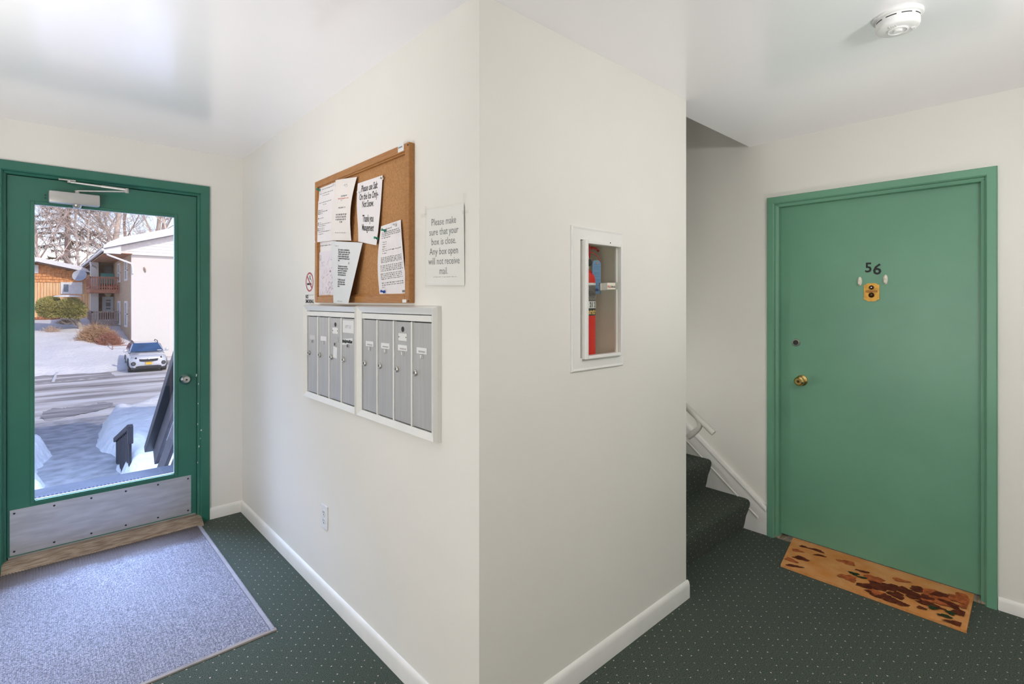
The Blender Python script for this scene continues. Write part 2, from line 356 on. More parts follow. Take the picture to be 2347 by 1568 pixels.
# glazing bead: a bevelled rim on the inner side, and an added pale rim beyond the glass imitating its daylit edges
b = MB()
for (xa, xb, za, zb) in ((gx0-0.012, gx0+0.006, gz0-0.012, gz1+0.012), (gx1-0.006, gx1+0.012, gz0-0.012, gz1+0.012)):
    b.box((xa, LY-0.006, za), (xb, LY+0.012, zb), 0.003)
for (za, zb) in ((gz0-0.012, gz0+0.006), (gz1-0.006, gz1+0.012)):
    b.box((gx0+0.006, LY-0.006, za), (gx1-0.006, LY+0.012, zb), 0.003)
b.build('glazing_bead', M['green_dark'], d1)
b = MB(); b.box((gx0, LY+0.018, gz0), (gx1, LY+0.024, gz1)); b.build('glass_pane', M['glass'], d1)
b = MB()
for (xa, xb, za, zb) in ((gx0, gx0+0.005, gz0, gz1), (gx1-0.005, gx1, gz0, gz1), (gx0, gx1, gz0, gz0+0.005), (gx0, gx1, gz1-0.005, gz1)): b.box((xa, LY+0.024, za), (xb, LY+0.034, zb))
b.build('lit_glass_rim', pm('lit_rim_white', (0.85, 0.88, 0.86), 0.5), d1)
kx0, kx1 = onY(22, 1200, LY).x, onY(438, 1200, LY).x
kz0, kz1 = 0.062, 0.312
b = MB(); b.box((kx0, LY-0.004, kz0), (kx1, LY-0.0005, kz1), 0.0012); kp = b.build('kick_plate', M['steel'], d1); kp['label'] = 'scratched steel kick plate'
sb = MB(); sb.lathe((0,0,0), (0,-1,0), [(0.0055, 0), (0.005, 0.002), (0.0, 0.0025)], 10, cap1=False); sm = sb.build('screw', M['dark'], kp).data
first = True
for i in range(6):
    for z in (kz0 + 0.022, kz1 - 0.020):
        o = kp.children[0] if first else part('screw', sm, M['dark'], kp); first = False
        o.location = (kx0 + 0.018 + (kx1 - kx0 - 0.036)*i/5 - 0.0, LY - 0.004, z)
        o.location = V(o.location) - ORG[d1] if o is not None else o.location
# the first screw mesh was shifted by the root offset: undo once for all
for v in sm.vertices: v.co += ORG[d1]
# door closer
cl = MB(); c0, c1 = onY(111, 450, LY-0.03), onY(229, 458, LY-0.03)
cz0, cz1 = onY(150, 468, LY-0.03).z, onY(150, 441, LY-0.03).z
cl.box((c0.x, LY-0.062, cz0), (c1.x, LY-0.001, cz1), 0.009)
closer = cl.build('door_closer', M['alu_paint'], d1, smooth=35); closer['label'] = 'grey overhead door closer with folded arm'
cx = (c0.x + c1.x) / 2 + 0.01
b = MB(); b.lathe((cx, LY-0.03, cz0-0.020), (0,0,1), [(0.010, 0), (0.018, 0.006), (0.022, 0.022)], 14); b.build('pivot_cap', M['nickel'], closer, smooth=40)
b = MB(); b.lathe((cx, LY-0.03, cz1-0.002), (0,0,1), [(0.013, 0), (0.013, 0.018)], 12); b.build('spindle', M['nickel'], closer)
pa, pe, pf = V((cx, LY-0.032, cz1+0.014)), onY(291, 440, LY-0.10), onY(158, 417, LY-0.02)
b = MB(); dv = (pe - pa); u = dv.normalized(); n2 = u.cross(V((0,0,1))).normalized()
b.obox((pa+pe)/2, dv/2, n2*0.011, V((0,0,0.0035)), 0.001); b.build('main_arm', M['alu_paint'], closer)
pe2 = pe + V((0,0,0.012)); mid = pe2.lerp(pf, 0.45)
b = MB(); b.tube([pe2, mid], 0.0080, 8); b.tube([mid, pf], 0.006, 8); b.lathe(pe - V((0,0,0.008)), (0,0,1), [(0.010,0), (0.010,0.028)], 10); b.build('forearm', M['alu_paint'], closer, smooth=40)
b = MB(); b.box((pf.x-0.045, pf.y-0.008, pf.z+0.004), (pf.x+0.03, YL+0.02, pf.z+0.014), 0.002); b.lathe(pf - V((0,0,0.006)), (0,0,1), [(0.010,0), (0.010,0.014)], 10); b.build('arm_bracket', M['nickel'], closer)
b = MB()
for dz in (0.052, 0.035): b.lathe((onY(104, 450, LY).x, LY-0.0003, onY(104, 450, LY).z + dz - 0.045), (0,-1,0), [(0.004, 0), (0.0035, 0.0012)], 8)
tag(b.build('screw_hole', M['dark'], closer), kind='stuff')
# knob: round rose with a thumb-turn cylinder
kc = onY(425, 869, LY)
b = MB(); b.lathe(kc, (0,-1,0), [(0.036, 0), (0.035, 0.006), (0.024, 0.020), (0.022, 0.024)], 28); kn = b.build('knob_rose', M['chrome'], d1, smooth=40); kn['label'] = 'round chrome lock rose'
b = MB(); b.lathe(kc + V((0,-0.022,0)), (0,-1,0), [(0.018, 0), (0.021, 0.010), (0.019, 0.016), (0.012, 0.018)], 24); b.build('lock_cylinder', M['nickel'], kn, smooth=40)
b = MB(); b.lathe(kc + V((0,-0.0395,0)), (0,-1,0), [(0.006, 0), (0.005, 0.002)], 14); b.box(kc + V((-0.001,-0.042,-0.004)), kc + V((0.001,-0.041,0.004))); b.build('keyway', M['dark'], kn)
b = MB(); b.lathe(kc + V((-0.004,-0.016,0.024)), (0,-1,0.4), [(0.003, 0), (0.003, 0.002)], 8); tag(b.build('screw_hole', M['dark'], kn), kind='stuff')
# threshold with bright door sweep
b = MB(); b.prism([(DX0+0.05, 3.80, 0), (DX0+0.05, 3.805, 0.010), (DX0+0.05, 3.855, 0.034), (DX0+0.05, 3.90, 0.044), (DX0+0.05, 4.07, 0.044), (DX0+0.05, 4.07, 0)], (DX1-DX0-0.10, 0, 0)); th = b.build('threshold', M['thresh'], d1, smooth=30)
b = MB(); b.box((lx0+0.004, LY-0.006, 0.046), (lx1-0.004, LY+0.004, 0.057), 0.001); b.build('door_sweep', M['chrome'], d1)
# chips of missing paint on the right jamb
b = MB()
for (c, r, w, hh) in ((461, 986, 0.004, 0.006), (456, 1023, 0.003, 0.008), (450, 860, 0.003, 0.010), (455, 880, 0.002, 0.006), (454, 925, 0.002, 0.005), (459, 1005, 0.002, 0.004), (453, 972, 0.002, 0.007), (453, 1060, 0.002, 0.006)):
    q = onY(c, r, YL-0.0185); b.face([q + V((-w,0,-hh)), q + V((w*0.6,0,-hh*0.8)), q + V((w,0,hh*0.5)), q + V((-w*0.3,0,hh))])
tag(b.build('paint_chip', M['plastic'], d1), kind='stuff')

# ------------------------------------------------------------------ apartment door (door_2)
d2 = thing('door_2', (XR, 0.758, 0), 'plain green apartment door numbered 56 with brass knob', 'door', kind='structure')
LX = XR + 0.045
pr = [(0, 0.14), (0, -0.016), (0.004, -0.020), (0.036, -0.020), (0.042, -0.014), (0.044, 0.004), (0.052, 0.006), (0.060, 0.010), (0.062, 0.092), (0.076, 0.093), (0.076, 0.14)]
for s, yo in ((1, RY0), (-1, RY1)):
    b = MB(); b.prism([(XR + d, yo + s*a, 0.0) for a, d in pr], (0, 0, RZ)); b.build('jamb', M['green'], d2, smooth=30)
b = MB(); b.prism([(XR + d - 0.0006, RY0 + 0.025, RZ - a + 0.0006) for a, d in pr], (0, RY1 - RY0 - 0.05, 0)); b.build('head_jamb', M['green'], d2, smooth=30)
b = MB(); b.box((LX, RY0+0.060, 0.018), (LX+0.045, RY1-0.060, RZ-0.060), 0.002); b.build('door_leaf', M['green'], d2)
b = MB(); b.box((XR-0.004, RY0+0.03, -0.001), (XR+0.12, RY1-0.03, 0.010), 0.002); b.build('threshold', M['thresh'], d2)
kc = onX(1838, 872, LX)
b = MB(); b.lathe(kc, (-1,0,0), [(0.033, 0), (0.032, 0.006), (0.020, 0.012), (0.016, 0.022)], 28); kn = b.build('knob', M['brass'], d2, smooth=40); kn['label'] = 'brass door knob'
b = MB(); b.lathe(kc + V((-0.020,0,0)), (-1,0,0), [(0.012, 0), (0.022, 0.010), (0.028, 0.022), (0.027, 0.034), (0.019, 0.042), (0.019, 0.044)], 28); b.build('knob_ball', M['brass'], kn, smooth=40)
b = MB(); b.lathe(kc + V((-0.0635,0,0)), (-1,0,0), [(0.008, 0), (0.007, 0.002)], 14); b.box(kc + V((-0.0662,-0.001,-0.005)), kc + V((-0.065,0.001,0.005))); b.build('keyway', M['bronze'], kn)
kc = onX(1825, 785, LX)
b = MB(); b.lathe(kc, (-1,0,0), [(0.023, 0), (0.022, 0.008), (0.018, 0.012), (0.016, 0.012), (0.016, 0.005)], 26, cap1=True); db = b.build('deadbolt', M['nickel'], d2, smooth=40)
b = MB(); b.lathe(kc + V((-0.004,0,-0.001)), (-1,0,0), [(0.0155, 0), (0.0155, 0.003)], 20); b.build('cylinder_face', M['dark'], db)
def on_leaf(c, r): return onX(c, r, LX)
q = on_leaf(1982, 624); put_text('digit', M['black'], d2, text_mesh('5', 0.075, bold=0.0012, xs=0.95), lambda x, y: q + V((-0.0025, -x, y)))
q2 = on_leaf(1999, 628); ca, sa = math.cos(-0.12), math.sin(-0.12)
put_text('digit', M['black'], d2, text_mesh('6', 0.084, bold=0.0014, xs=1.0), lambda x, y: q2 + V((-0.0025, -(x*ca - y*sa), x*sa + y*ca)))
q = on_leaf(1998, 670); w, hh = 0.036, 0.050
octo = [(-w, -hh*0.78), (-w*0.72, -hh*0.86), (-w*0.5, -hh), (w*0.5, -hh), (w*0.72, -hh*0.86), (w, -hh*0.78), (w, hh*0.78), (w*0.72, hh*0.86), (w*0.5, hh), (-w*0.5, hh), (-w*0.72, hh*0.86), (-w, hh*0.78)]
b = MB(); b.prism([q + V((0, -x, z)) for x, z in octo], (-0.005, 0, 0)); kk = b.build('knocker_plate', M['old_brass'], d2); kk['label'] = 'tarnished brass knocker plate with peephole'
b = MB(); b.lathe(q + V((-0.004, 0, 0.026)), (-1,0,0), [(0.012, 0), (0.012, 0.004), (0.009, 0.006), (0.006, 0.004)], 20); b.build('peephole', M['bronze'], kk, smooth=40)
b = MB(); b.lathe(q + V((-0.007, 0, 0.027)), (-1,0,0), [(0.0045, 0), (0.003, 0.002)], 12); b.build('peephole_lens', M['chrome'], kk, smooth=40)
b = MB(); b.box(q + V((-0.012, -0.026, -0.000)), q + V((-0.004, 0.026, 0.010)), 0.001); b.build('name_plate', pm('name_plate_bronze', (0.32, 0.13, 0.03), 0.4, metal=0.5), kk)
b = MB(); b.lathe(q + V((-0.004, 0, -0.016)), (-1,0,0), [(0.013, 0), (0.014, 0.006), (0.010, 0.016), (0.005, 0.019)], 20); b.build('knocker_knob', M['bronze'], kk, smooth=40)
for c, r in ((1971, 645), (2030, 641)):
    q = on_leaf(c, r); b = MB()
    def pill(u, v, q=q):
        a = 2*PI*u; rr = math.sin(v*PI/2)
        return q + V((-0.002 - 0.014*math.cos(v*PI/2), -0.0115*math.cos(a)*rr, 0.027*math.sin(a)*rr))
    b.grid(pill, 24, 6); hk = b.build('adhesive_hook', M['ivory'], d2, smooth=True)
    b = MB(); b.tube([q + V((-0.012, 0, 0.004)), q + V((-0.022, 0, -0.004)), q + V((-0.024, 0, -0.014)), q + V((-0.017, 0, -0.020))], [0.0045, 0.0045, 0.004, 0.003], 8); b.build('hook_tip', M['ivory'], hk, smooth=True)

# ------------------------------------------------------------------ stairs
RUN, RISE = 0.254, 0.195
st = thing('staircase', (2.83, 1.42, 0), 'dark green carpeted stairs rising behind the extinguisher wall', 'stairs', kind='structure')
sx0, sx1 = XE + 0.013, XR - 0.016
for i in range(13):
    y0, z0 = 1.42 + RUN*i, RISE*i
    prof = [(y0+0.004, z0), (y0-0.004, z0+0.030), (y0-0.014, z0+0.085), (y0-0.030, z0+0.130), (y0-0.038, z0+0.158), (y0-0.038, z0+0.176), (y0-0.030, z0+0.189), (y0-0.014, z0+0.195), (y0+RUN+0.004, z0+0.197), (y0+RUN+0.004, z0)]
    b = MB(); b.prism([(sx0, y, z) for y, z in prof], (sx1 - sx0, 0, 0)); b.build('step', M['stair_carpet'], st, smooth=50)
# white stringer boards with a moulding on the upper edge
def stringer(xa, xb, y0, name, label, ztop):
    sl = 0.80; b = MB(); yA, yB = y0, 4.7
    prof = [(yA, 0), (yA, ztop), (yB, ztop + sl*(yB - yA)), (yB, ztop + sl*(yB-yA) - 0.8), (yA + 0.3, 0)]
    b.prism([(xa, y, z) for y, z in prof], (xb - xa, 0, 0)); o = b.build(name, M['trim']); return tag(o, label, None, None, 'structure')
t1 = stringer(XR - 0.014, XR, RY1 + 0.001, 'trim_1', 'white stringer board running up the wall beside the stairs', 0.172)
sl = 0.80; b = MB(); ya, yb = RY1 + 0.002, 4.7
b.prism([(XR-0.022, ya, 0.150), (XR-0.022, ya, 0.166), (XR-0.016, ya, 0.176), (XR, ya, 0.180), (XR, ya, 0.148)], (0, yb-ya, sl*(yb-ya)))
b.build('cap_moulding', M['trim'], t1, smooth=40)
b = MB(); b.prism([(XR-0.020, ya+0.05, 0.088), (XR-0.020, ya+0.05, 0.095), (XR-0.014, ya+0.05, 0.098), (XR-0.005, ya+0.05, 0.085)], (0, yb-ya, sl*(yb-ya))); b.build('lower_moulding', M['trim'], t1)
b = MB(); b.prism([(XE, 1.292, 0.09), (XE, 1.292, 0.155), (XE, 1.305, 0.185), (XE, 1.32, 0.200), (XE, 4.7, 0.200 + 0.80*3.38), (XE, 4.7, 1.9), (XE, 1.6, 0.0), (XE, 1.292, 0.0)], (0.012, 0, 0))
structure(b, 'trim_2', M['trim'], 'end of the white stringer board at the wall corner')
# handrail on the left stair wall: comes down the pitch and turns back to the wall
hx = XE + 0.062
hp = [(hx, 4.2, 0.927 + 0.75*2.88), (hx, 1.40, 0.988), (hx, 1.319, 0.927), (hx, 1.272, 0.893), (hx, 1.250, 0.872), (hx, 1.241, 0.852), (hx, 1.246, 0.832), (hx, 1.268, 0.804), (hx-0.004, 1.302, 0.772)]
def spline(p, n=6):
    p = [V(q) for q in p]; o = []
    for i in range(len(p)-1):
        a, b_, c, d = p[max(i-1, 0)], p[i], p[i+1], p[min(i+2, len(p)-1)]
        if (c - b_).length > 0.5: o += [b_]; continue
        for k in range(n):
            t = k/n; o.append(0.5*((2*b_) + (c-a)*t + (2*a - 5*b_ + 4*c - d)*t*t + (3*b_ - a - 3*c + d)*t**3))
    return o + [p[-1]]
hr = thing('handrail', (hx, 1.4, 0.8), 'painted stair handrail end curling down beside the wall corner', 'handrail')
b = MB(); b.tube(spline(hp), 0.0145, 12); b.build('rail', pm('handrail_paint', (0.46, 0.45, 0.41), 0.35), hr, smooth=40)  # grey darker than the wall paint: shade on the rail is in the colour
b = MB(); b.tube([(XE, 1.9, 1.28), (XE+0.03, 1.9, 1.28), (hx, 1.9, 1.345)], 0.008, 8); b.build('bracket', M['nickel'], hr)

# ------------------------------------------------------------------ floor mats
em = thing('entry_mat', (0.31, 3.12, 0), 'large ribbed grey floor mat in front of the entry door', 'mat')
mx0, mx1, my0, my1 = -0.185, 0.770, 2.372, 3.835
mm, nt, bb = new_mat('ribbed_mat_pile'); n = nt.nodes; l = nt.links
bb.inputs['Roughness'].default_value = 0.85; bb.inputs['Sheen Weight'].default_value = 0.12; bb.inputs['Sheen Roughness'].default_value = 0.4
tc = n.new('ShaderNodeTexCoord'); nz = n.new('ShaderNodeTexNoise'); nz.inputs['Scale'].default_value = 170; nz.inputs['Detail'].default_value = 4
l.new(tc.outputs['Object'], nz.inputs['Vector'])
mx = n.new('ShaderNodeMix'); mx.data_type = 'RGBA'; mx.inputs['A'].default_value = (0.115, 0.112, 0.145, 1); mx.inputs['B'].default_value = (0.37, 0.36, 0.43, 1)
rp = n.new('ShaderNodeMapRange'); rp.inputs[1].default_value = 0.40; rp.inputs[2].default_value = 0.62; l.new(nz.outputs['Fac'], rp.inputs[0]); l.new(rp.outputs[0], mx.inputs['Factor'])
# brown strip by the door: shade of the door's lower rail painted in
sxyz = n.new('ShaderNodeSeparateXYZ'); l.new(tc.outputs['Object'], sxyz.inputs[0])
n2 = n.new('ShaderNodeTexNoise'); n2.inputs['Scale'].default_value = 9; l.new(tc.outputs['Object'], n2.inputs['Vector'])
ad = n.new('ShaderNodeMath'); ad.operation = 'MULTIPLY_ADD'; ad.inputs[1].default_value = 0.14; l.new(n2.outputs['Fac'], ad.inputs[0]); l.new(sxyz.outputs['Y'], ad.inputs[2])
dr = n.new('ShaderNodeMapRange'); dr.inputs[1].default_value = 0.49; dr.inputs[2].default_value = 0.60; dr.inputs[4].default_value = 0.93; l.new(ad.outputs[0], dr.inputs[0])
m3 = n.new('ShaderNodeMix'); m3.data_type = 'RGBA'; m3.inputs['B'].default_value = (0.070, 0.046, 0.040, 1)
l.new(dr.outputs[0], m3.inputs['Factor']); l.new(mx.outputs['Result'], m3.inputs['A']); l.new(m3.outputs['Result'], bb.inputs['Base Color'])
bp = n.new('ShaderNodeBump'); bp.inputs['Strength'].default_value = 0.8; bp.inputs['Distance'].default_value = 0.004; l.new(nz.outputs['Fac'], bp.inputs['Height']); l.new(bp.outputs[0], bb.inputs['Normal'])
b = MB(); x = mx0 + 0.02; pts = [(mx0 + 0.02, 0.003)]
P_ = 0.0125; k = 0
while x < mx1 - 0.024:
    pts += [(x + 0.002, 0.0075), (x + 0.0045, 0.0098), (x + 0.008, 0.0098), (x + 0.0105, 0.0075)]; x += P_
pts.append((min(x, mx1 - 0.019), 0.003))
rings = [[b.bm.verts.new((px, yy, pz + 0.0015*math.sin(yy*9 + px*5))) for px, pz in pts] for yy in [my0 + 0.012 + (my1 - 0.006 - my0 - 0.012)*j/24 for j in range(25)]]
for a_, c_ in zip(rings, rings[1:]):
    for i in range(len(pts)-1): b.bm.faces.new((a_[i], a_[i+1], c_[i+1], c_[i]))
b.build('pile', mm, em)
rub = pm('mat_rubber', (0.36, 0.34, 0.38), 0.5, var=0.1, vscale=12)
for sgn, xo in ((-1, mx1), (1, mx0)):
    b = MB(); b.prism([(xo + sgn*0.024, my0, 0.0015), (xo + sgn*0.022, my0, 0.009), (xo + sgn*0.006, my0, 0.006), (xo, my0, 0.0015)], (0, my1-my0, 0)); b.build('side_border', rub, em)
b = MB()
ff = lambda u, v: V((mx0 + (mx1-mx0)*u, my0 + 0.016*v, (0.006 + 0.010*max(0, math.sin(u*7.5+0.4))*math.sin(u*PI)*0.8)*(1 - 0.3*v) + 0.004*v))
b.grid(ff, 40, 2); b.grid(lambda u, v: V((mx0 + (mx1-mx0)*u, my0 - 0.001*v, ff(u, 0).z*(1-v) + 0.001*v)), 40, 1); b.build('front_border', pm('mat_edge', (0.27, 0.23, 0.21), 0.6, var=0.2), em)
b = MB(); b.box((mx0+0.003, my0+0.003, 0.0005), (mx1-0.003, my1, 0.0028)); b.build('backing', pm('mat_backing', (0.05, 0.045, 0.045), 0.8), em)

# coir doormat printed with autumn leaves
A_, B_, C_, D_ = V((3.385, 1.150, 0)), V((2.985, 1.078, 0)), V((2.985, 0.312, 0)), V((3.385, 0.325, 0))
dm = thing('doormat', (3.18, 0.72, 0), 'orange coir doormat printed with brown autumn leaves at the apartment door', 'mat')
coir = pm('coir', (0.70, 0.275, 0.075), 0.95, var=0.2, vscale=9, col2=(0.78, 0.38, 0.15), bump=0.9, bscale=330, bdist=0.006, spec=0.1)
def dmap(u, v, z=0.0): return A_.lerp(D_, u).lerp(B_.lerp(C_, u), v) + V((0, 0, z))   # u along the door, v away from it
b = MB(); n_ = 30
top = lambda u, v: dmap(u, v, 0.0135 + 0.0012*math.sin(u*40)*math.sin(v*23))
g0 = [dmap(u/n_, 0) for u in range(n_+1)] 
b.grid(top, n_, 14)
edge = [(u/n_, 0) for u in range(n_)] + [(1, v/14) for v in range(14)] + [(1-u/n_, 1) for u in range(n_)] + [(0, 1-v/14) for v in range(14)]
for (u, v), (u2, v2) in zip(edge, edge[1:] + edge[:1]):
    b.face([dmap(u, v, 0.001), dmap(u2, v2, 0.001), top(u2, v2), top(u, v)])
bmesh.ops.remove_doubles(b.bm, verts=b.bm.verts[:], dist=0.0001)
b.build('coir_pile', coir, dm)
prints = {'brown': pm('print_brown', (0.14, 0.035, 0.018), 0.95, var=0.3, vscale=40, bump=0.8, bscale=330, spec=0.1), 'rust': pm('print_rust', (0.50, 0.13, 0.045), 0.95, var=0.3, vscale=40, bump=0.8, bscale=330, spec=0.1), 'green': pm('print_green', (0.03, 0.055, 0.025), 0.95, var=0.3, vscale=40, bump=0.8, bscale=330, spec=0.1)}
NLEAF = [0]
def leaf(kind, u, v, ln, wd, ang, lob=3, z=0.0152):
    NLEAF[0] += 1; z = z + 0.00012*NLEAF[0]
    c = dmap(u, v, 0); pts = []; N = 22
    for i in range(N):
        a = 2*PI*i/N; r = 0.95 + 0.20*math.cos(lob*a + u*9) + 0.10*math.cos(7*a + v*20) + random.uniform(-0.10, 0.10)
        px, py = ln*0.92*math.cos(a)*r, wd*1.25*math.sin(a)*r
        pts.append(V((c.x + px*math.sin(ang) + py*math.cos(ang), max(c.y - px*math.cos(ang) + py*math.sin(ang), 0.332), z)))
        pts[-1].x = max(pts[-1].x, 2.992)
    b = MB(); b.face(pts); b.build('leaf_print', prints[kind], dm, recalc=False)
for a in (('brown',0.10,0.62,0.045,0.020,0.2),('brown',0.09,0.22,0.030,0.010,0.1),('brown',0.17,0.20,0.045,0.012,0.0),('brown',0.20,0.34,0.035,0.010,0.4),('rust',0.06,0.42,0.035,0.014,0.3),('rust',0.05,0.78,0.04,0.015,-0.1),('brown',0.08,0.92,0.05,0.011,0.5),
          ('rust',0.36,0.28,0.05,0.02,0.2),('rust',0.40,0.72,0.045,0.03,0.3),('brown',0.46,0.40,0.035,0.010,0.2),('green',0.42,0.55,0.026,0.014,0.0),('green',0.47,0.58,0.03,0.008,0.4),
          ('rust',0.53,0.52,0.045,0.035,0.2),('brown',0.57,0.66,0.055,0.035,0.1),('brown',0.62,0.58,0.040,0.030,0.8),('brown',0.50,0.78,0.045,0.022,0.7),('brown',0.57,0.90,0.055,0.028,0.3),('brown',0.64,0.92,0.040,0.030,0.2),('rust',0.56,0.86,0.03,0.02,0.2),
          ('brown',0.66,0.75,0.035,0.030,1.2),('brown',0.70,0.55,0.050,0.026,0.0),('rust',0.66,0.30,0.04,0.014,0.3),('brown',0.76,0.40,0.045,0.026,0.2),('brown',0.75,0.62,0.045,0.026,0.1),('rust',0.84,0.48,0.075,0.060,0.3),('brown',0.82,0.70,0.06,0.016,0.1),('brown',0.86,0.35,0.05,0.020,0.5),('brown',0.91,0.52,0.05,0.020,-0.5),('rust',0.95,0.28,0.05,0.05,0.2),('brown',0.80,0.55,0.03,0.02,0.4),
          ('brown',0.70,0.93,0.028,0.016,0.3),('brown',0.79,0.86,0.022,0.010,0.2),('green',0.84,0.76,0.022,0.014,0.8),('green',0.92,0.74,0.024,0.013,-0.6),('green',0.90,0.86,0.032,0.010,0.2),('brown',0.965,0.66,0.038,0.022,0.1),('rust',0.98,0.46,0.03,0.02,0.2),('brown',0.96,0.95,0.055,0.018,0.15)):
    leaf(*a)
# ------------------------------------------------------------------ smoke detector on the ceiling
sd = V((2.187, 0.408, H))
s_ = thing('smoke_detector', sd, 'round white smoke detector on the ceiling', 'smoke detector')
b = MB(); b.lathe(sd, (0,0,-1), [(0.073, 0), (0.073, 0.005), (0.070, 0.008), (0.064, 0.009)], 48); b.build('base_plate', M['plastic'], s_, smooth=30)
b = MB(); b.lathe(sd, (0,0,-1), [(0.063, 0.008), (0.0635, 0.016), (0.0635, 0.036), (0.061, 0.042), (0.056, 0.0455), (0.030, 0.047), (0.0, 0.047)], 48, cap1=False); b.build('housing', M['plastic'], s_, smooth=35)
for a0 in range(0, 360, 40):
    b = MB(); q = [math.radians(a0 + 4*k) for k in range(8)]
    for t0, t1 in zip(q, q[1:]):
        b.face([sd + V((0.0640*math.cos(t), 0.0640*math.sin(t), -z)) for t, z in ((t0, 0.015), (t1, 0.015), (t1, 0.0185), (t0, 0.0185))])
    b.build('vent_slot', M['dark'], s_)
b = MB(); b.lathe(sd, (0,0,-1), [(0.030, 0.0468), (0.030, 0.050), (0.0265, 0.0515), (0.0265, 0.048), (0.0, 0.048)], 32, cap0=False, cap1=False); b.build('speaker_ring', M['plastic'], s_, smooth=35)
b = MB(); b.lathe(sd, (0,0,-1), [(0.0135, 0.047), (0.0135, 0.0525), (0.0115, 0.0545), (0.0, 0.055)], 24, cap1=False); b.build('test_button', M['plastic'], s_, smooth=40)
for k in range(4): b = MB(); b.box(sd + V((-0.046, -0.004 + 0.006*k, -0.0482)), sd + V((-0.030, -0.0015 + 0.006*k, -0.046))); b.build('grille_bar', M['plastic'], s_)
b = MB(); b.box(sd + V((0.012, -0.046, -0.0495)), sd + V((0.030, -0.036, -0.046))); b.build('status_tab', M['plastic'], s_)

# ------------------------------------------------------------------ cork board on the mailbox wall
def onM(c, r, off=0.0): return onX(c, r, XM - off)
ky0, ky1, kz0, kz1 = 1.662, 2.548, 1.447, 2.046
cb = thing('cork_board', (XM, 2.136, kz0), 'oak framed cork notice board on the wall above the mailboxes', 'notice board')
b = MB(); b.box((XM-0.010, ky0+0.01, kz0+0.01), (XM-0.001, ky1-0.01, kz1-0.01)); b.build('cork_panel', M['cork'], cb)
FD, FWD = 0.026, 0.030
for a, bb_, vert in (((ky0, kz0), (ky0+FWD, kz1), 1), ((ky1-FWD, kz0), (ky1, kz1), 1), ((ky0+FWD, kz0), (ky1-FWD, kz0+FWD), 0), ((ky0+FWD, kz1-FWD), (ky1-FWD, kz1), 0)):
    b = MB(); b.box((XM-FD, a[0], a[1]), (XM-0.0005, bb_[0], bb_[1]), 0.003)
    if vert: b.box((XM-0.020, a[0]+(FWD if a[0] == ky0 else -0.006), a[1]+FWD), (XM-0.004, a[0]+(FWD+0.006 if a[0] == ky0 else 0), bb_[1]-FWD))
    else: b.box((XM-0.020, a[0], a[1]+(FWD if a[1] == kz0 else -0.006)), (XM-0.004, bb_[0], a[1]+(FWD+0.006 if a[1] == kz0 else 0)))
    b.build('frame_rail', M['oak'], cb)
b = MB(); q = onM(919, 338, FD); b.box(q + V((-0.001, -0.021, -0.016)), q + V((0.0004, 0.021, 0.016)), 0.0004); st_ = b.build('sticker', M['plastic'], cb)
b = MB()
for k in range(7): b.box(q + V((-0.0016, 0.013 - 0.004*k, -0.003 + 0.0015*(k % 3))), q + V((-0.0009, 0.0155 - 0.004*k, 0.004 - 0.001*(k % 2))))
tag(b.build('scribble', M['grey_ink'], st_), kind='stuff')
b = MB()
for c, r in ((935, 332), (936, 690)): b.lathe(onM(c, r, FD), (-1,0,0), [(0.004, 0), (0.003, 0.0015)], 8)
tag(b.build('frame_screw', M['dark'], cb), kind='stuff')
b = MB(); q = onM(927, 690, FD); b.box(q + V((-0.0008, -0.014, -0.006)), q + V((0.0002, 0.014, 0.006))); b.build('small_label', M['plastic'], cb)

# ------------------------------------------------------------------ notices: curved sheets on the board
class Sheet:
    """a sheet between four wall points, bulged by fn(u, v); u right, v down"""
    def __init__(s, tl, tr, br, bl, off, fn): s.c = [onM(*p, off) for p in (tl, tr, br, bl)]; s.fn = fn
    def __call__(s, u, v, lift=0.0):
        p = s.c[0].lerp(s.c[1], u).lerp(s.c[3].lerp(s.c[2], u), v)
        return p + V((-s.fn(u, v) - lift, 0, 0))
    def size(s): return (s.c[0]-s.c[1]).length, (s.c[0]-s.c[3]).length
def notice(name, sh, m, label):
    lo = (sh(0.5, 1)); t = thing(name, (XM-0.012, lo.y, lo.z), label, 'notice', 'notices on the cork board')
    b = MB(); b.grid(lambda u, v: sh(u, v), 14, 18); b.build('sheet', m, t, smooth=True, recalc=False); return t
def lines(t, sh, rows, m, hgt=0.008, seed=1, name='printed_lines'):
    """rows of unreadable small print: (v, u0, u1) strips of word-length dashes"""
    rnd = random.Random(seed); b = MB(); w, hh = sh.size()
    for (v, u0, u1) in rows:
        u = u0
        while u < u1 - 0.01:
            wl_ = min(rnd.uniform(0.03, 0.11), u1 - u); k = 6
            for i in range(k):
                ua, ub = u + wl_*i/k, u + wl_*(i+rnd.uniform(0.45, 0.8))/k
                hv = hgt/hh*rnd.uniform(0.45, 0.95)
                b.face([sh(ua, v, 0.0005), sh(ub, v, 0.0005), sh(ub, v+hv, 0.0005), sh(ua, v+hv, 0.0005)])
            u += wl_ + 0.022
    return tag(b.build(name, m, t, recalc=False), kind='stuff')
def words(t, sh, txt, u, v, size, m, align='LEFT', bold=0.0, xs=1.0, line=1.0, lift=0.0005, slant=0.0):
    w, hh = sh.size()
    return put_text('lettering', m, t, text_mesh(txt, size, align, bold, 1.0, line, xs), lambda x, y: sh(u + x/w, v - y/hh + slant*x, lift))
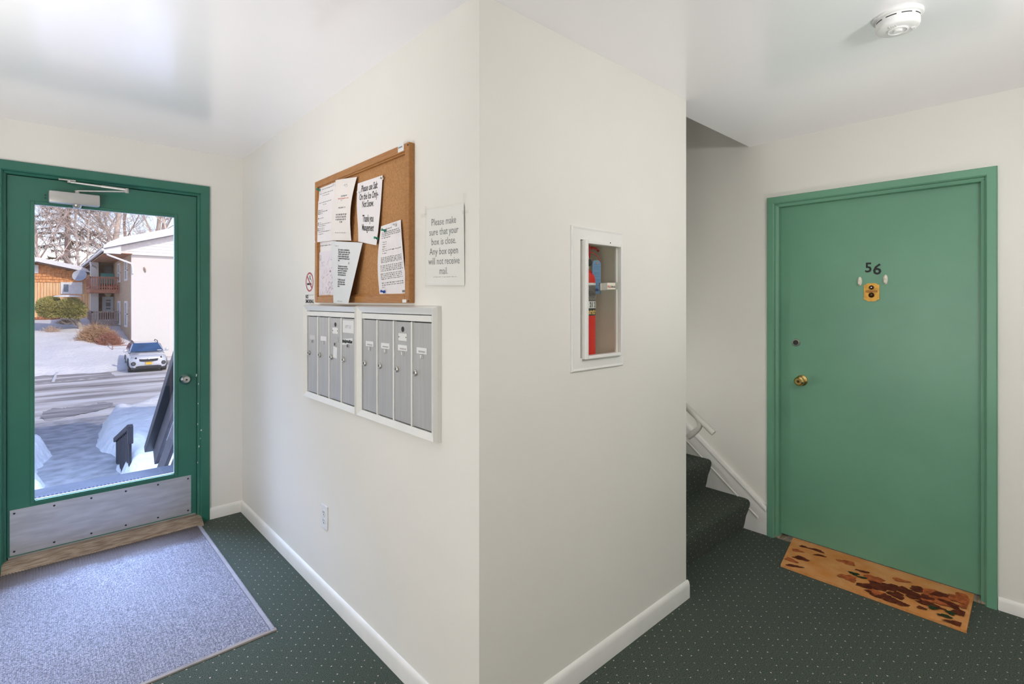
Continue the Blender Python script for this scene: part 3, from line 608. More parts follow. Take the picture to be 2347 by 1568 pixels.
def pin(c, r, off, m, label, tilt=(-1, -0.25, 0.15)):
    q = onM(c, r, off); t = thing('push_pin', q, label, 'push pin', 'push pins in the notices')
    ax = V(tilt).normalized()
    b = MB(); b.lathe(q - ax*0.006, ax, [(0.0008, 0), (0.0008, 0.008)], 6); b.build('needle', M['chrome'], t)
    b = MB(); b.lathe(q, ax, [(0.0062, 0.001), (0.0062, 0.003), (0.0034, 0.0055), (0.0032, 0.012), (0.0052, 0.0155), (0.0054, 0.0175), (0.004, 0.0185)], 14); b.build('head', m, t, smooth=40)
S1 = Sheet((728,429), (774,413), (767,551), (725,557), 0.013, lambda u, v: 0.004 + 0.006*math.sin(v*PI)*(0.4+u) + 0.010*v*v*(1-u))
S2 = Sheet((772,413), (821,406), (808,552), (763,551), 0.015, lambda u, v: 0.006 + 0.016*math.sin(v*PI)*u + 0.012*v*(1-u)*math.sin(v*3))
S3 = Sheet((822,421), (879,402), (871,563), (821,554), 0.014, lambda u, v: 0.004 + 0.012*v*v*u + 0.004*math.sin(v*5)*(1-u))
S4 = Sheet((876,519), (921,504), (935,672), (873,678), 0.013, lambda u, v: 0.005 + 0.010*math.sin(v*PI)*(1-u)**2 + 0.005*math.sin(u*14+v*2)*v*(1-v)*2)
S5 = Sheet((764,553), (836,557), (818,697), (769,694), 0.018, lambda u, v: 0.010 + 0.030*v*u*u + 0.008*math.sin(u*PI))
S6 = Sheet((727,556), (771,551), (771,685), (729,686), 0.011, lambda u, v: 0.002 + 0.003*math.sin(u*9)*v)
S7 = Sheet((727,580), (770,573), (770,686), (729,687), 0.0145, lambda u, v: 0.002 + 0.003*math.sin(u*9)*v)
t = notice('notice', S6, M['paper'], 'white typed page half hidden behind the site map, lower left of cork board')
lines(t, S6, [(0.06, 0.12, 0.8), (0.15, 0.12, 0.25)], M['grey_ink'], 0.006, 3)
t = notice('site_map', S7, pm('map_paper', (0.76, 0.70, 0.76), 0.75, var=0.02), 'pale lilac site plan in a glossy sleeve, bottom left of cork board')
rnd = random.Random(5); b = MB()
lil = pm('map_ink', (0.52, 0.45, 0.56), 0.8)
for k in range(70):
    u, v = rnd.uniform(0.05, 0.9), rnd.uniform(0.15, 0.9); a = rnd.choice((0.9, 1.1, 0.4, -0.5)); ln = rnd.uniform(0.03, 0.13); wd = rnd.choice((0.006, 0.008, 0.018))
    du, dv = ln*math.cos(a), -ln*math.sin(a)*0.9; pu, pv = wd*math.sin(a), wd*math.cos(a)
    if 0.04 < u+du < 0.95 and 0.05 < v+dv < 0.95: b.face([S7(u, v, .001), S7(u+du, v+dv, .001), S7(u+du+pu, v+dv+pv, .001), S7(u+pu, v+pv, .001)])
tag(b.build('plan_drawing', lil, t, recalc=False), kind='stuff')
b = MB(); cpt = [(0.74 + 0.035*math.cos(a*PI/5), 0.42 + 0.022*math.sin(a*PI/5)) for a in range(10)]; b.face([S7(u, v, .0014) for u, v in cpt]); b.build('plan_marker', pm('marker_ink', (0.32, 0.12, 0.22), 0.8), t, recalc=False)
lines(t, S7, [(0.06+0.02*k, 0.06, 0.28) for k in range(6)] + [(0.72, 0.75, 0.95), (0.76, 0.75, 0.95), (0.9, 0.6, 0.75)], M['faint_ink'], 0.003, 8)
b = MB(); b.grid(lambda u, v: S7(u*1.02-0.01, v*1.04-0.02, 0.003 + 0.0015*math.sin(u*40)*(v < 0.05 or v > 0.95)), 20, 12); b.build('plastic_sleeve', M['sleeve'], t, smooth=True, recalc=False)
t = notice('notice', S1, M['paper'], 'white bulleted notice at the top left of cork board')
lines(t, S1, [(0.075, 0.3, 0.92), (0.15, 0.2, 0.88), (0.19, 0.35, 0.7), (0.31, 0.2, 0.85), (0.35, 0.42, 0.6), (0.44, 0.26, 0.42), (0.47, 0.26, 0.70), (0.50, 0.26, 0.42), (0.58, 0.26, 0.5), (0.66, 0.26, 0.36), (0.69, 0.26, 0.85), (0.72, 0.26, 0.6), (0.76, 0.26, 0.55), (0.79, 0.26, 0.55), (0.82, 0.24, 0.85), (0.86, 0.24, 0.5)], M['grey_ink'], 0.0045, 2)
b = MB()
for v in (0.44, 0.47, 0.50, 0.58, 0.66, 0.69, 0.76, 0.79): b.face([S1(0.2, v-0.004, .0014), S1(0.235, v-0.004, .0014), S1(0.235, v+0.016, .0014), S1(0.2, v+0.016, .0014)])
tag(b.build('bullet_marks', M['black'], t, recalc=False), kind='stuff')
t = notice('notice', S2, M['paper_cream'], 'curling cream notice with a line of red writing, top of cork board')
lines(t, S2, [(0.27, 0.40, 0.72), (0.46, 0.35, 0.75), (0.57, 0.24, 0.82), (0.61, 0.22, 0.80), (0.65, 0.24, 0.80), (0.69, 0.45, 0.62)], M['grey_ink'], 0.0085, 4)
lines(t, S2, [(0.345, 0.42, 0.5), (0.87, 0.22, 0.78)], M['faint_ink'], 0.005, 9)
lines(t, S2, [(0.315, 0.26, 0.82)], M['red_ink'], 0.006, 6, 'red_writing')
t = notice('notice', S3, M['paper'], 'white notice about using salt on the ice, centre of cork board')
for txt, v, sz, u in (('Please use Salt', 0.165, 0.038, 0.5), ('On the Ice Only-', 0.30, 0.038, 0.5), ('Not Snow.', 0.425, 0.038, 0.48), ('Thank you', 0.66, 0.040, 0.5), ('Management', 0.80, 0.038, 0.5)):
    words(t, S3, txt, u, v, sz, M['black'], 'CENTER', bold=0.0006, xs=0.64)
t = notice('notice', S4, M['paper'], 'long creased white letter pinned at the lower right of cork board')
lines(t, S4, [(0.06, 0.1, 0.6), (0.10, 0.1, 0.9), (0.125, 0.1, 0.95), (0.15, 0.1, 0.95), (0.18, 0.1, 0.5)] + [(0.24+0.033*k, 0.16, 0.3) for k in range(4)] + [(0.365, 0.16, 0.95), (0.40, 0.16, 0.34)] + [(0.46+0.022*k, 0.12, 0.95) for k in range(4)] + [(0.575+0.024*k, 0.1, 0.95) for k in range(4)] + [(0.69+0.024*k, 0.1, 0.92) for k in range(4)] + [(0.82, 0.12, 0.93), (0.85, 0.12, 0.93), (0.88, 0.12, 0.22)], M['grey_ink'], 0.005, 12)
b = MB(); q = [(0.86, 0.955), (0.97, 0.955), (0.97, 0.985), (0.86, 0.985)]; b.face([S4(u, v, .0014) for u, v in q]); b.build('corner_mark', M['grey_ink'], t, recalc=False)
t = notice('notice', S5, M['paper_blue'], 'grey-white letter about drains hanging over the bottom edge of cork board')
for k, (txt, v) in enumerate((('Each resident is reminded to', 0.135), ('Create wipes, baby wipes, disp', 0.17), ('"flushable", paper towels and', 0.205), ('products, besides toilet paper', 0.24), ('or disposed of through the unit', 0.275), ('drain.', 0.31), ('These items have previously', 0.40), ('been the blockage of the drain', 0.435), ('pumps to fail. It is mandatory', 0.47), ('these products, if used, so', 0.505), ('units don\'t experience this', 0.54), ('The ability of service staff', 0.62), ('address blockage in drains', 0.655), ('could be extreme problems', 0.69), ('delayed.', 0.725))):
    words(t, S5, txt, 0.29, v + 0.01, 0.0125, M['black'], 'LEFT', bold=0.0002, xs=0.86)
words(t, S5, '18', 0.68, 0.36, 0.016, M['grey_ink'])
lines(t, S5, [(0.07, 0.15, 0.30), (0.96, 0.3, 0.62)], M['grey_ink'], 0.004, 22)
pin(733, 436, 0.020, M['pin_green'], 'green push pin at the left edge of the bulleted notice')
pin(768, 425, 0.022, M['pin_clear'], 'clear push pin at the upper right of the bulleted notice')
pin(794, 426, 0.026, M['pin_clear'], 'clear push pin near the top of the cream notice')
pin(827, 443, 0.020, M['pin_clear'], 'clear push pin between cream notice and salt notice')
pin(877, 410, 0.020, M['pin_clear'], 'clear push pin at the top right corner of the salt notice')
pin(866, 547, 0.024, M['pin_green'], 'green push pin at the lower right of the salt notice')
pin(883, 529, 0.022, M['pin_green'], 'green push pin at the top left of the long creased letter')
pin(906, 516, 0.022, M['pin_clear'], 'clear push pin at the top of the long creased letter')
pin(881, 669, 0.022, M['pin_blue'], 'blue push pin at the bottom left of the long creased letter')

# sleeve sign about the boxes, taped to the wall right of the board
class Flat(Sheet): pass
SS = Sheet((977,479), (1067,463), (1067,662), (977,661), 0.002, lambda u, v: 0.002 + 0.0015*math.sin(u*8+v*3))
lo = SS(0.5, 1); sg = thing('plastic_sleeve_sign', (XM, lo.y, lo.z), 'white sheet in a clear plastic sleeve taped to wall right of cork board', 'sign')
b = MB(); b.grid(lambda u, v: SS(0.02+0.96*u, 0.02+0.94*v), 12, 12); b.build('sheet', pm('sign_paper', (0.82, 0.81, 0.78), 0.7, var=0.01), sg, smooth=True, recalc=False)
for k, (txt, v) in enumerate((('Please make', 0.225), ('sure that your', 0.345), ('box is close.', 0.465), ('Any box open', 0.585), ('will not receive', 0.705), ('mail.', 0.825))):
    words(sg, SS, txt, 0.48, v, 0.035, M['grey_ink'], 'CENTER', xs=0.86)
lines(sg, SS, [(0.855, 0.2, 0.8)], M['faint_ink'], 0.003, 31)
b = MB(); b.grid(lambda u, v: SS(u, v, 0.0022 + 0.0012*math.sin(u*23)*v + 0.0025*(u > 0.97 or v < 0.03 or v > 0.97)), 26, 20); b.build('plastic_sleeve', M['sleeve'], sg, smooth=True, recalc=False)
for u, v, w, hh in ((0.0, -0.03, 0.05, 0.11), (0.98, -0.10, 0.05, 0.12), (-0.12, 0.06, 0.16, 0.05), (0.96, 0.10, 0.14, 0.04)):
    b = MB(); b.face([SS(u, v, .004), SS(u+w, v, .004), SS(u+w, v+hh, .004), SS(u, v+hh, .004)]); b.build('tape_strip', M['tape'], sg, recalc=False)

# no smoking sign left of the board
NS = Sheet((700,623), (720.5,620.5), (720.5,697), (700,696), 0.001, lambda u, v: 0.001)
lo = NS(0.5, 1); ns = thing('no_smoking_sign', (XM, lo.y, lo.z), 'small white no smoking sign left of the cork board', 'sign')
b = MB(); b.prism([NS(0,0), NS(1,0), NS(1,1), NS(0,1)], (0.0018, 0, 0)); b.build('sign_plate', pm('sign_plate_white', (0.80, 0.78, 0.76), 0.5, var=0.01), ns)
ww, hh_ = NS.size()
def nsp(x, y, l=0.001): return NS(0.5 + x/ww, 0.33 + y/hh_, l)
R0 = 0.050; redp = pm('sign_red', (0.45, 0.10, 0.11), 0.6)
b = MB(); N = 40
for i in range(N):
    a0, a1 = 2*PI*i/N, 2*PI*(i+1)/N
    b.face([nsp(R0*math.cos(a0), R0*math.sin(a0)), nsp(R0*math.cos(a1), R0*math.sin(a1)), nsp(0.84*R0*math.cos(a1), 0.84*R0*math.sin(a1)), nsp(0.84*R0*math.cos(a0), 0.84*R0*math.sin(a0))])
ca = math.cos(PI/4); e = 0.004
b.face([nsp(-R0*.86*ca-e*ca, -R0*.86*ca+e*ca, .0016), nsp(-R0*.86*ca+e*ca, -R0*.86*ca-e*ca, .0016), nsp(R0*.86*ca+e*ca, R0*.86*ca-e*ca, .0016), nsp(R0*.86*ca-e*ca, R0*.86*ca+e*ca, .0016)])
b.build('red_ring', redp, ns, recalc=False)
b = MB(); b.face([nsp(-0.032, 0.006), nsp(0.020, 0.006), nsp(0.020, 0.015), nsp(-0.032, 0.015)]); b.face([nsp(0.023, 0.006), nsp(0.026, 0.006), nsp(0.026, 0.015), nsp(0.023, 0.015)])
sp = [(0.028, 0.003), (0.027, -0.008), (0.018, -0.012), (0.010, -0.020), (0.012, -0.032), (0.002, -0.030), (0.000, -0.020), (0.008, -0.012)]
for (xa, ya), (xb, yb) in zip(sp, sp[1:]):
    d_ = V((xb-xa, yb-ya, 0)).normalized()*0.0015; b.face([nsp(xa-d_.y, ya+d_.x), nsp(xa+d_.y, ya-d_.x), nsp(xb+d_.y, yb-d_.x), nsp(xb-d_.y, yb+d_.x)])
tag(b.build('cigarette_symbol', M['black'], ns, recalc=False), kind='stuff')
words(ns, NS, 'NO', 0.06, 0.835, 0.026, M['black'], xs=0.95, bold=0.0006, lift=0.001)
words(ns, NS, 'SMOKING', 0.06, 0.975, 0.026, M['black'], xs=0.93, bold=0.0006, lift=0.001)
b = MB(); b.face([NS(0.05, 0.725, .001), NS(0.95, 0.725, .001), NS(0.95, 0.735, .001), NS(0.05, 0.735, .001)]); b.build('divider_line', M['grey_ink'], ns, recalc=False)

# ------------------------------------------------------------------ mailboxes
MZ0, MZ1 = 0.960, 1.436
def mailbank(y1, y0, label, first_col):
    """bank of four vertical boxes from y1 (left) to y0 (right)"""
    t = thing('mailbox_bank', (XM, (y0+y1)/2, MZ0), label, 'mailboxes', 'wall mailbox banks')
    fw = 0.034; dp = 0.030
    def rail(pts_out, pts_in):
        b = MB(); o0, o1 = pts_out; i0, i1 = pts_in
        P = lambda y, z, x: V((XM - x, y, z))
        prof0 = [P(*o0, 0.0005), P(*o0, dp*0.55), P(*[o0[k]*0.8+i0[k]*0.2 for k in (0,1)], dp), P(*[o0[k]*0.25+i0[k]*0.75 for k in (0,1)], dp*0.72), P(*i0, dp*0.62), P(*i0, 0.0005)]
        prof1 = [P(*o1, 0.0005), P(*o1, dp*0.55), P(*[o1[k]*0.8+i1[k]*0.2 for k in (0,1)], dp), P(*[o1[k]*0.25+i1[k]*0.75 for k in (0,1)], dp*0.72), P(*i1, dp*0.62), P(*i1, 0.0005)]
        a = [b.bm.verts.new(p) for p in prof0]; c = [b.bm.verts.new(p) for p in prof1]; n = len(a)
        for k in range(n): b.bm.faces.new((a[k], a[(k+1)%n], c[(k+1)%n], c[k]))
        b.bm.faces.new(a[::-1]); b.bm.faces.new(c); b.build('frame_rail', M['box_frame'], t)
    yi1, yi0, zi0, zi1 = y1-fw, y0+fw, MZ0+0.030, MZ1-0.030
    rail(((y1, MZ1), (y0, MZ1)), ((yi1, zi1), (yi0, zi1))); rail(((y1, MZ0), (y0, MZ0)), ((yi1, zi0), (yi0, zi0)))
    rail(((y1, MZ0), (y1, MZ1)), ((yi1, zi0), (yi1, zi1))); rail(((y0, MZ0), (y0, MZ1)), ((yi0, zi0), (yi0, zi1)))
    b = MB(); b.box((XM-0.006, yi0-0.004, zi0-0.004), (XM-0.0008, yi1+0.004, zi1+0.004)); b.build('back_panel', M['dark'], t)
    b = MB(); b.box((XM-0.019, yi0+0.001, zi1-0.026), (XM-0.006, yi1-0.001, zi1-0.003), 0.002); b.build('header_rail', M['box_frame'], t)
    n = 4; w = (yi1 - yi0)/n; doors = []
    for k in range(n):
        ya = yi1 - w*k
        if k:
            b = MB(); b.box((XM-0.019, ya-0.0045, zi0), (XM-0.006, ya+0.0045, zi1-0.028), 0.0015); b.build('divider', M['box_frame'], t)
        b = MB(); b.box((XM-0.0155, ya-w+0.006, zi0+0.004), (XM-0.0065, ya-0.006, zi1-0.030), 0.001); dd = b.build('mailbox_door', M['box_door'], t); doors.append((dd, ya, w))
    return t, doors
def add_plate(dd, yc, zc, w, hh, m, name='name_label', x=0.0155, th=0.0016, tilt=0.0):
    b = MB(); c, s = math.cos(tilt), math.sin(tilt)
    b.obox((XM-x-th/2, yc, zc), (th/2,0,0), (0, w/2*c, -w/2*s), (0, hh/2*s, hh/2*c)); return b.build(name, m, dd)
lock_m = M['chrome']
def dress(doors, locks, labels, slots, holes):
    for (dd, ya, w), lk, lb, sl_ in zip(doors, locks, labels, slots):
        q = onX(lk[0], lk[1], XM-0.016); yc = ya - 0.024
        b = MB(); b.lathe((XM-0.0155, yc, q.z), (-1,0,0), [(0.0125, 0), (0.0125, 0.006), (0.010, 0.008), (0.006, 0.0075)], 20); b.build('lock', M['nickel'], dd, smooth=40)
        b = MB(); b.lathe((XM-0.0232, yc, q.z), (-1,0,0), [(0.0052, 0), (0.005, 0.001)], 12); b.box((XM-0.0248, yc-0.0007, q.z-0.004), (XM-0.024, yc+0.0007, q.z+0.004)); b.build('keyhole', M['grey_ink'], dd)
        if lb:
            z = onX(lb[0], lb[1], XM-0.016).z; yc = ya - w*0.5
            add_plate(dd, yc, z, w*0.50, 0.022, lb[2] if len(lb) > 2 else M['plastic'])
            if len(lb) > 3:
                put_text('lettering', M['grey_ink'], dd, text_mesh(lb[3], 0.012, 'CENTER', xs=0.9), lambda x, y, yc=yc, z=z: V((XM-0.0176, yc - x, z + y - 0.005)))
        if sl_:
            z = onX(sl_[0], sl_[1], XM-0.016).z; yc = ya - w*0.5
            b = MB(); b.box((XM-0.0185, yc-0.008, z-0.009), (XM-0.0155, yc+0.008, z+0.009), 0.001); b.build('slot_frame', M['nickel'], dd)
            b = MB(); b.box((XM-0.0195, yc-0.001, z-0.006), (XM-0.0186, yc+0.006, z+0.006)); b.build('slot', sl_[2], dd)
    for (k, hc, plate) in holes:
        dd, ya, w = doors[k]; q = onX(hc[0], hc[1], XM-0.016); yc = ya - w*0.5
        b = MB(); b.lathe((XM-0.0154, yc, q.z), (-1,0,0), [(0.0105, 0), (0.0105, 0.0008), (0.009, 0.001)], 20); b.build('key_hole', M['dark'], dd)
        z = onX(plate[0], plate[1], XM-0.016).z; add_plate(dd, yc, z, 0.060, 0.028, M['box_frame'], 'number_plate')
        b = MB()
        for s in (-1, 1): b.lathe((XM-0.0171, yc + s*0.026, z), (-1,0,0), [(0.0025, 0), (0.002, 0.001)], 8)
        tag(b.build('plate_screw', M['dark'], dd), kind='stuff')
tA, dA = mailbank(2.700, 2.0915, 'aluminium bank of four mailboxes on the left, below the pinned notices', 698)
plain = M['plastic']; worn = pm('worn_label', (0.62, 0.61, 0.59), 0.5)
dress(dA, ((706,808), (731,813), (758,818), (787,824)), ((715,773, worn), (741,776), (768,778, M['box_door']), None), ((714,782, M['grey_ink']), (740,785, worn), (768,789, M['dark']), (798,793, M['dark'])), [(2, (768,744), (768,758))])
dd, ya, w = dA[3]; z = onX(800, 749, XM-0.016).z
pl = add_plate(dd, ya-w*0.52, z, 0.112, 0.056, plain, 'paper_label'); put_text('lettering', M['faint_ink'], dd, text_mesh('APT-53', 0.022, 'CENTER', xs=0.9), lambda x, y: V((XM-0.0176, ya - w*0.52 - x, z + y - 0.008)))
z2 = onX(797, 783, XM-0.016).z; add_plate(dd, ya-w*0.46, z2, 0.110, 0.026, plain, 'tape_label', tilt=0.10)
rnd = random.Random(3); b = MB()
for k in range(12): b.box((XM-0.0180, ya - 0.012 - 0.0085*k - 0.006, z2 - 0.007 + rnd.uniform(-.002,.002)), (XM-0.0172, ya - 0.012 - 0.0085*k, z2 + 0.006 + rnd.uniform(-.003,.003)))
tag(b.build('scribble', M['black'], dd), kind='stuff')
dd, ya, w = dA[2]; z = onX(768, 808, XM-0.016).z; add_plate(dd, ya-w*0.5, z, 0.042, 0.052, plain, 'paper_tag', tilt=-0.06)
tB, dB = mailbank(2.0885, 1.489, 'aluminium bank of four mailboxes on the right, nearer the wall corner', 822)
dress(dB, ((834,832), (870,838), (910,846), (956,855)), ((846,788, plain), (884,793, plain), (926,798, plain), (973,805, plain)), ((846,799, plain), (884,805, plain), (925,811, plain), (972,818, plain)), [(2, (925,755), (925,773))])
for k, zrow in enumerate((790, 795, 800, 807)):
    dd, ya, w = dB[k]; z = onX((846,884,926,973)[k], zrow, XM-0.016).z; b = MB(); rnd = random.Random(k)
    y = ya - w*0.5 + 0.02
    while y > ya - w*0.5 - 0.022:
        b.box((XM-0.0176, y-0.003, z-0.003), (XM-0.0171, y, z+0.003)); y -= rnd.uniform(0.0042, 0.006)
    tag(b.build('faint_print', M['faint_ink'], dd), kind='stuff')

# ------------------------------------------------------------------ outlet
oz0, oz1 = 0.338, 0.453; oy0, oy1 = 2.447, 2.517
ot = thing('wall_outlet', (XM, (oy0+oy1)/2, oz0), 'white duplex outlet low on the wall below the mailboxes', 'outlet')
b = MB(); b.box((XM-0.006, oy0, oz0), (XM-0.0003, oy1, oz1), 0.002); b.build('cover_plate', M['plastic'], ot)
for dz in (0.020, -0.020):
    zc = (oz0+oz1)/2 + dz; yc = (oy0+oy1)/2
    b = MB(); b.lathe((XM-0.0058, yc, zc), (-1,0,0), [(0.0165, 0), (0.0165, 0.0016), (0.0155, 0.002)], 24); so = b.build('socket', M['plastic'], ot, smooth=30)
    b = MB(); b.box((XM-0.0084, yc+0.0045, zc-0.002), (XM-0.0077, yc+0.0075, zc+0.009)); b.box((XM-0.0084, yc-0.0075, zc-0.001), (XM-0.0077, yc-0.0045, zc+0.009)); b.lathe((XM-0.0077, yc, zc-0.008), (-1,0,0), [(0.003, 0), (0.003, 0.0007)], 10); tag(b.build('slots', M['dark'], so), kind='stuff')
b = MB(); b.lathe((XM-0.006, (oy0+oy1)/2, (oz0+oz1)/2), (-1,0,0), [(0.003, 0), (0.002, 0.001)], 10); tag(b.build('plate_screw', M['nickel'], ot), kind='stuff')

# ------------------------------------------------------------------ extinguisher cabinet
cab = thing('extinguisher_cabinet', (1.64, YM, 1.185), 'white recessed wall cabinet with glass front holding the extinguisher', 'cabinet')
FX0, FX1, FZ0, FZ1 = 1.474, 1.802, 1.185, 1.741
ix0, ix1, iz0, iz1 = 1.534, 1.775, 1.231, 1.689
cabw = pm('cabinet_white', (0.80, 0.79, 0.76), 0.35, var=0.01)
fl = [(0, 0.0003), (0, 0.006), (0.004, 0.010), (0.012, 0.0075), (0.050, 0.0075), (0.050, 0.0003)]
for name, a, bq in (('trim_flange', (FX0, FZ0), (FX1, FZ0)), ('trim_flange', (FX0, FZ1), (FX1, FZ1)), ('trim_flange', (FX0, FZ0), (FX0, FZ1)), ('trim_flange', (FX1, FZ0), (FX1, FZ1))):
    b = MB(); hor = a[1] == bq[1]; s = 1 if ((hor and a[1] == FZ0) or (not hor and a[0] == FX0)) else -1
    def pt(end, t, d):
        if hor:
            x = a[0] + t if end == 0 else bq[0] - t; return V((x, YM - d, a[1] + s*t))
        z = a[1] + t if end == 0 else bq[1] - t; return V((a[0] + s*t, YM - d, z))
    p0 = [b.bm.verts.new(pt(0, t, d)) for t, d in fl]; p1 = [b.bm.verts.new(pt(1, t, d)) for t, d in fl]; n = len(fl)
    for k in range(n): b.bm.faces.new((p0[k], p0[(k+1)%n], p1[(k+1)%n], p1[k]))
    b.build(name, cabw, cab)
b = MB(); yf = YM - 0.026; fwid = 0.013
for (xa, xb, za, zb) in ((ix0, ix0+fwid+0.005, iz0, iz1), (ix1-fwid, ix1, iz0, iz1), (ix0+fwid+0.005, ix1-fwid, iz0, iz0+fwid), (ix0+fwid+0.005, ix1-fwid, iz1-fwid, iz1)):
    b.box((xa, yf, za), (xb, YM + 0.004, zb), 0.0025)
b.build('door_frame', cabw, cab)
b = MB(); b.box((ix0+0.01, yf+0.010, iz0+0.008), (ix1-0.008, yf+0.014, iz1-0.008)); b.build('glass_front', glass_mat('cabinet_glass', (0.97, 0.975, 0.96), 0.0, 0.45), cab)
inm = pm('cabinet_inside', (0.76, 0.75, 0.64), 0.6, var=0.03)
b = MB(); Yb = 1.425
b.box((CX0+0.002, Yb, CZ0+0.002), (CX1-0.002, Yb+0.003, CZ1-0.002)); b.box((CX0+0.002, YM+0.004, CZ0+0.002), (CX0+0.005, Yb, CZ1-0.002)); b.box((CX1-0.005, YM+0.004, CZ0+0.002), (CX1-0.002, Yb, CZ1-0.002)); b.box((CX0+0.005, YM+0.004, CZ0+0.002), (CX1-0.005, Yb, CZ0+0.005)); b.box((CX0+0.005, YM+0.004, CZ1-0.005), (CX1-0.005, Yb, CZ1-0.002))
b.build('inner_box', inm, cab)
for c, r in ((1385.5, 602), (1395.5, 601), (1387, 749)): b = MB(); b.lathe(onY(c, r, Yb), (0,-1,0), [(0.006, 0), (0.005, 0.004), (0.002, 0.005)], 10); b.build('back_bolt', M['dark'], cab)
b = MB(); q = onY(1399, 557, yf); b.lathe(q, (0,-1,0), [(0.003, 0), (0.002, 0.001)], 8); b.build('frame_rivet', M['dark'], cab)
# pull tab on the glass
pa, pb_ = onY(1375, 657, yf-0.006), onY(1414, 656, yf-0.006)
b = MB(); b.obox((pa+pb_)/2, (pb_-pa)/2 + V((0.0, 0, 0.001)), (0, 0.0045, 0), (0, 0, 0.0145), 0.001); pt_ = b.build('pull_tab', M['nickel'], cab)
ql = onY(1401, 656, yf-0.0112)
b = MB(); b.box(ql + V((-0.026, 0, -0.0125)), ql + V((0.026, 0.0006, 0.013))); b.build('tab_label', pm('tab_label_cream', (0.80, 0.74, 0.62), 0.6), pt_)
put_text('lettering', M['red_ink'], pt_, text_mesh('PULL', 0.013, 'LEFT', xs=0.62, bold=0.0005), lambda x, y: ql + V((-0.024 + x, -0.0008, y - 0.007)))
put_text('lettering', M['black'], pt_, text_mesh('TO BREAK GLASS', 0.0105, 'LEFT', xs=0.37, bold=0.0003), lambda x, y: ql + V((-0.006 + x, -0.0008, y - 0.006)))

# fire extinguisher
ec = V((1.642, 1.362, 1.228)); er = 0.0545
redm = pm('extinguisher_red', (0.66, 0.010, 0.003), 0.30, var=0.02, spec=0.25)
ex = thing('fire_extinguisher', ec, 'red fire extinguisher standing inside the wall cabinet', 'fire extinguisher')
b = MB(); b.lathe(ec, (0,0,1), [(0.045, 0), (er, 0.008), (er, 0.315), (er*0.94, 0.332), (er*0.72, 0.350), (0.022, 0.362), (0.020, 0.366)], 40); b.build('cylinder', redm, ex, smooth=35)
zl0, zl1 = 0.168, 0.300
def wrap(a, z, l=0.0008): return ec + V(((er+l)*math.sin(a), -(er+l)*math.cos(a), z))   # a=0 faces the room
b = MB(); b.grid(lambda u, v: wrap(-1.5 + 3.2*u, zl0 + (zl1-zl0)*v), 28, 1); lab = b.build('label_band', pm('label_black', (0.02, 0.02, 0.02), 0.35), ex, smooth=True)
b = MB()
for za, zb in ((0.198, 0.226), (0.291, 0.300)): b.grid(lambda u, v: wrap(-1.5 + 3.2*u, za + (zb-za)*v, 0.0013), 28, 1)
b.build('label_white_band', M['plastic'], lab, smooth=True)
def wrap_text(txt, a0, z0, size, m, xs=1.0, bold=0.0, nm='lettering'):
    put_text(nm, m, lab, text_mesh(txt, size, 'LEFT', bold, xs=xs), lambda x, y: wrap(a0 + x/er, z0 + y, 0.0020))
gold = pm('label_gold', (0.80, 0.55, 0.16), 0.4, metal=0.3)
A0 = -0.62                                            # the side seen from the lobby is turned to the left
wrap_text('sentry', -0.80, 0.174, 0.031, gold, 1.0, 0.0007)
rnd = random.Random(11); b = MB()
for k, z in enumerate([0.230 + 0.0048*i for i in range(13)]):
    a = -1.0
    while a < 1.2:
        da = rnd.uniform(0.03, 0.13); 
        b.face([wrap(a, z, .0014), wrap(a+da, z, .0014), wrap(a+da, z+0.0018, .0014), wrap(a, z+0.0018, .0014)]); a += da + 0.03
tag(b.build('small_print', pm('label_print', (0.62, 0.58, 0.50), 0.5), lab, recalc=False), kind='stuff')
b = MB()
for k in range(5):
    a = -0.95 + 0.42*k
    b.face([wrap(a, 0.201, .0018), wrap(a+0.33, 0.201, .0018), wrap(a+0.33, 0.223, .0018), wrap(a, 0.223, .0018)])
tag(b.build('pictogram_square', M['black'], lab, recalc=False), kind='stuff')
b = MB()
for k in range(5):
    a = -0.95 + 0.42*k
    b.face([wrap(a+0.05, 0.203, .0024), wrap(a+0.22, 0.203, .0024), wrap(a+0.28, 0.212, .0024), wrap(a+0.2, 0.221, .0024), wrap(a+0.1, 0.219, .0024), wrap(a+0.12, 0.211, .0024)])
tag(b.build('pictogram_figure', M['plastic'], lab, recalc=False), kind='stuff')
b = MB(); b.lathe(ec + V((0,0,0.362)), (0,0,1), [(0.020, 0), (0.022, 0.006), (0.018, 0.010), (0.018, 0.040), (0.012, 0.046)], 20); va = b.build('valve', M['nickel'], ex, smooth=40)
b = MB(); gq = ec + V((0.012, -0.018, 0.384)); b.lathe(gq, (0.1,-1,0), [(0.015, 0), (0.015, 0.012), (0.013, 0.014)], 20); b.build('pressure_gauge', M['dark'], va, smooth=40)
b = MB(); b.prism([ec + V((x, -0.009, z)) for x, z in ((-0.035, 0.402), (-0.02, 0.398), (0.03, 0.402), (0.052, 0.398), (0.052, 0.404), (0.02, 0.410), (-0.02, 0.408))], (0, 0.018, 0)); b.build('carry_handle', M['nickel'], va)
b = MB()
b.tube(spline([ec + V(p) for p in ((-0.02, -0.004, 0.370), (-0.012, -0.004, 0.398), (0.004, -0.004, 0.424), (0.030, -0.004, 0.442), (0.062, -0.004, 0.449), (0.090, -0.004, 0.446), (0.104, -0.004, 0.438))]), [0.0075]*12 + [0.008]*6 + [0.007]*6 + [0.006]*6 + [0.005]*6 + [0.003], 10); b.build('squeeze_lever', redm, va, smooth=True)
b = MB(); b.tube([ec + V((0.004, -0.024, 0.462)), ec + V((0.010, -0.028, 0.440)), ec + V((0.020, -0.024, 0.402))], [0.008, 0.008, 0.002], 8); b.build('pull_seal', redm, va)
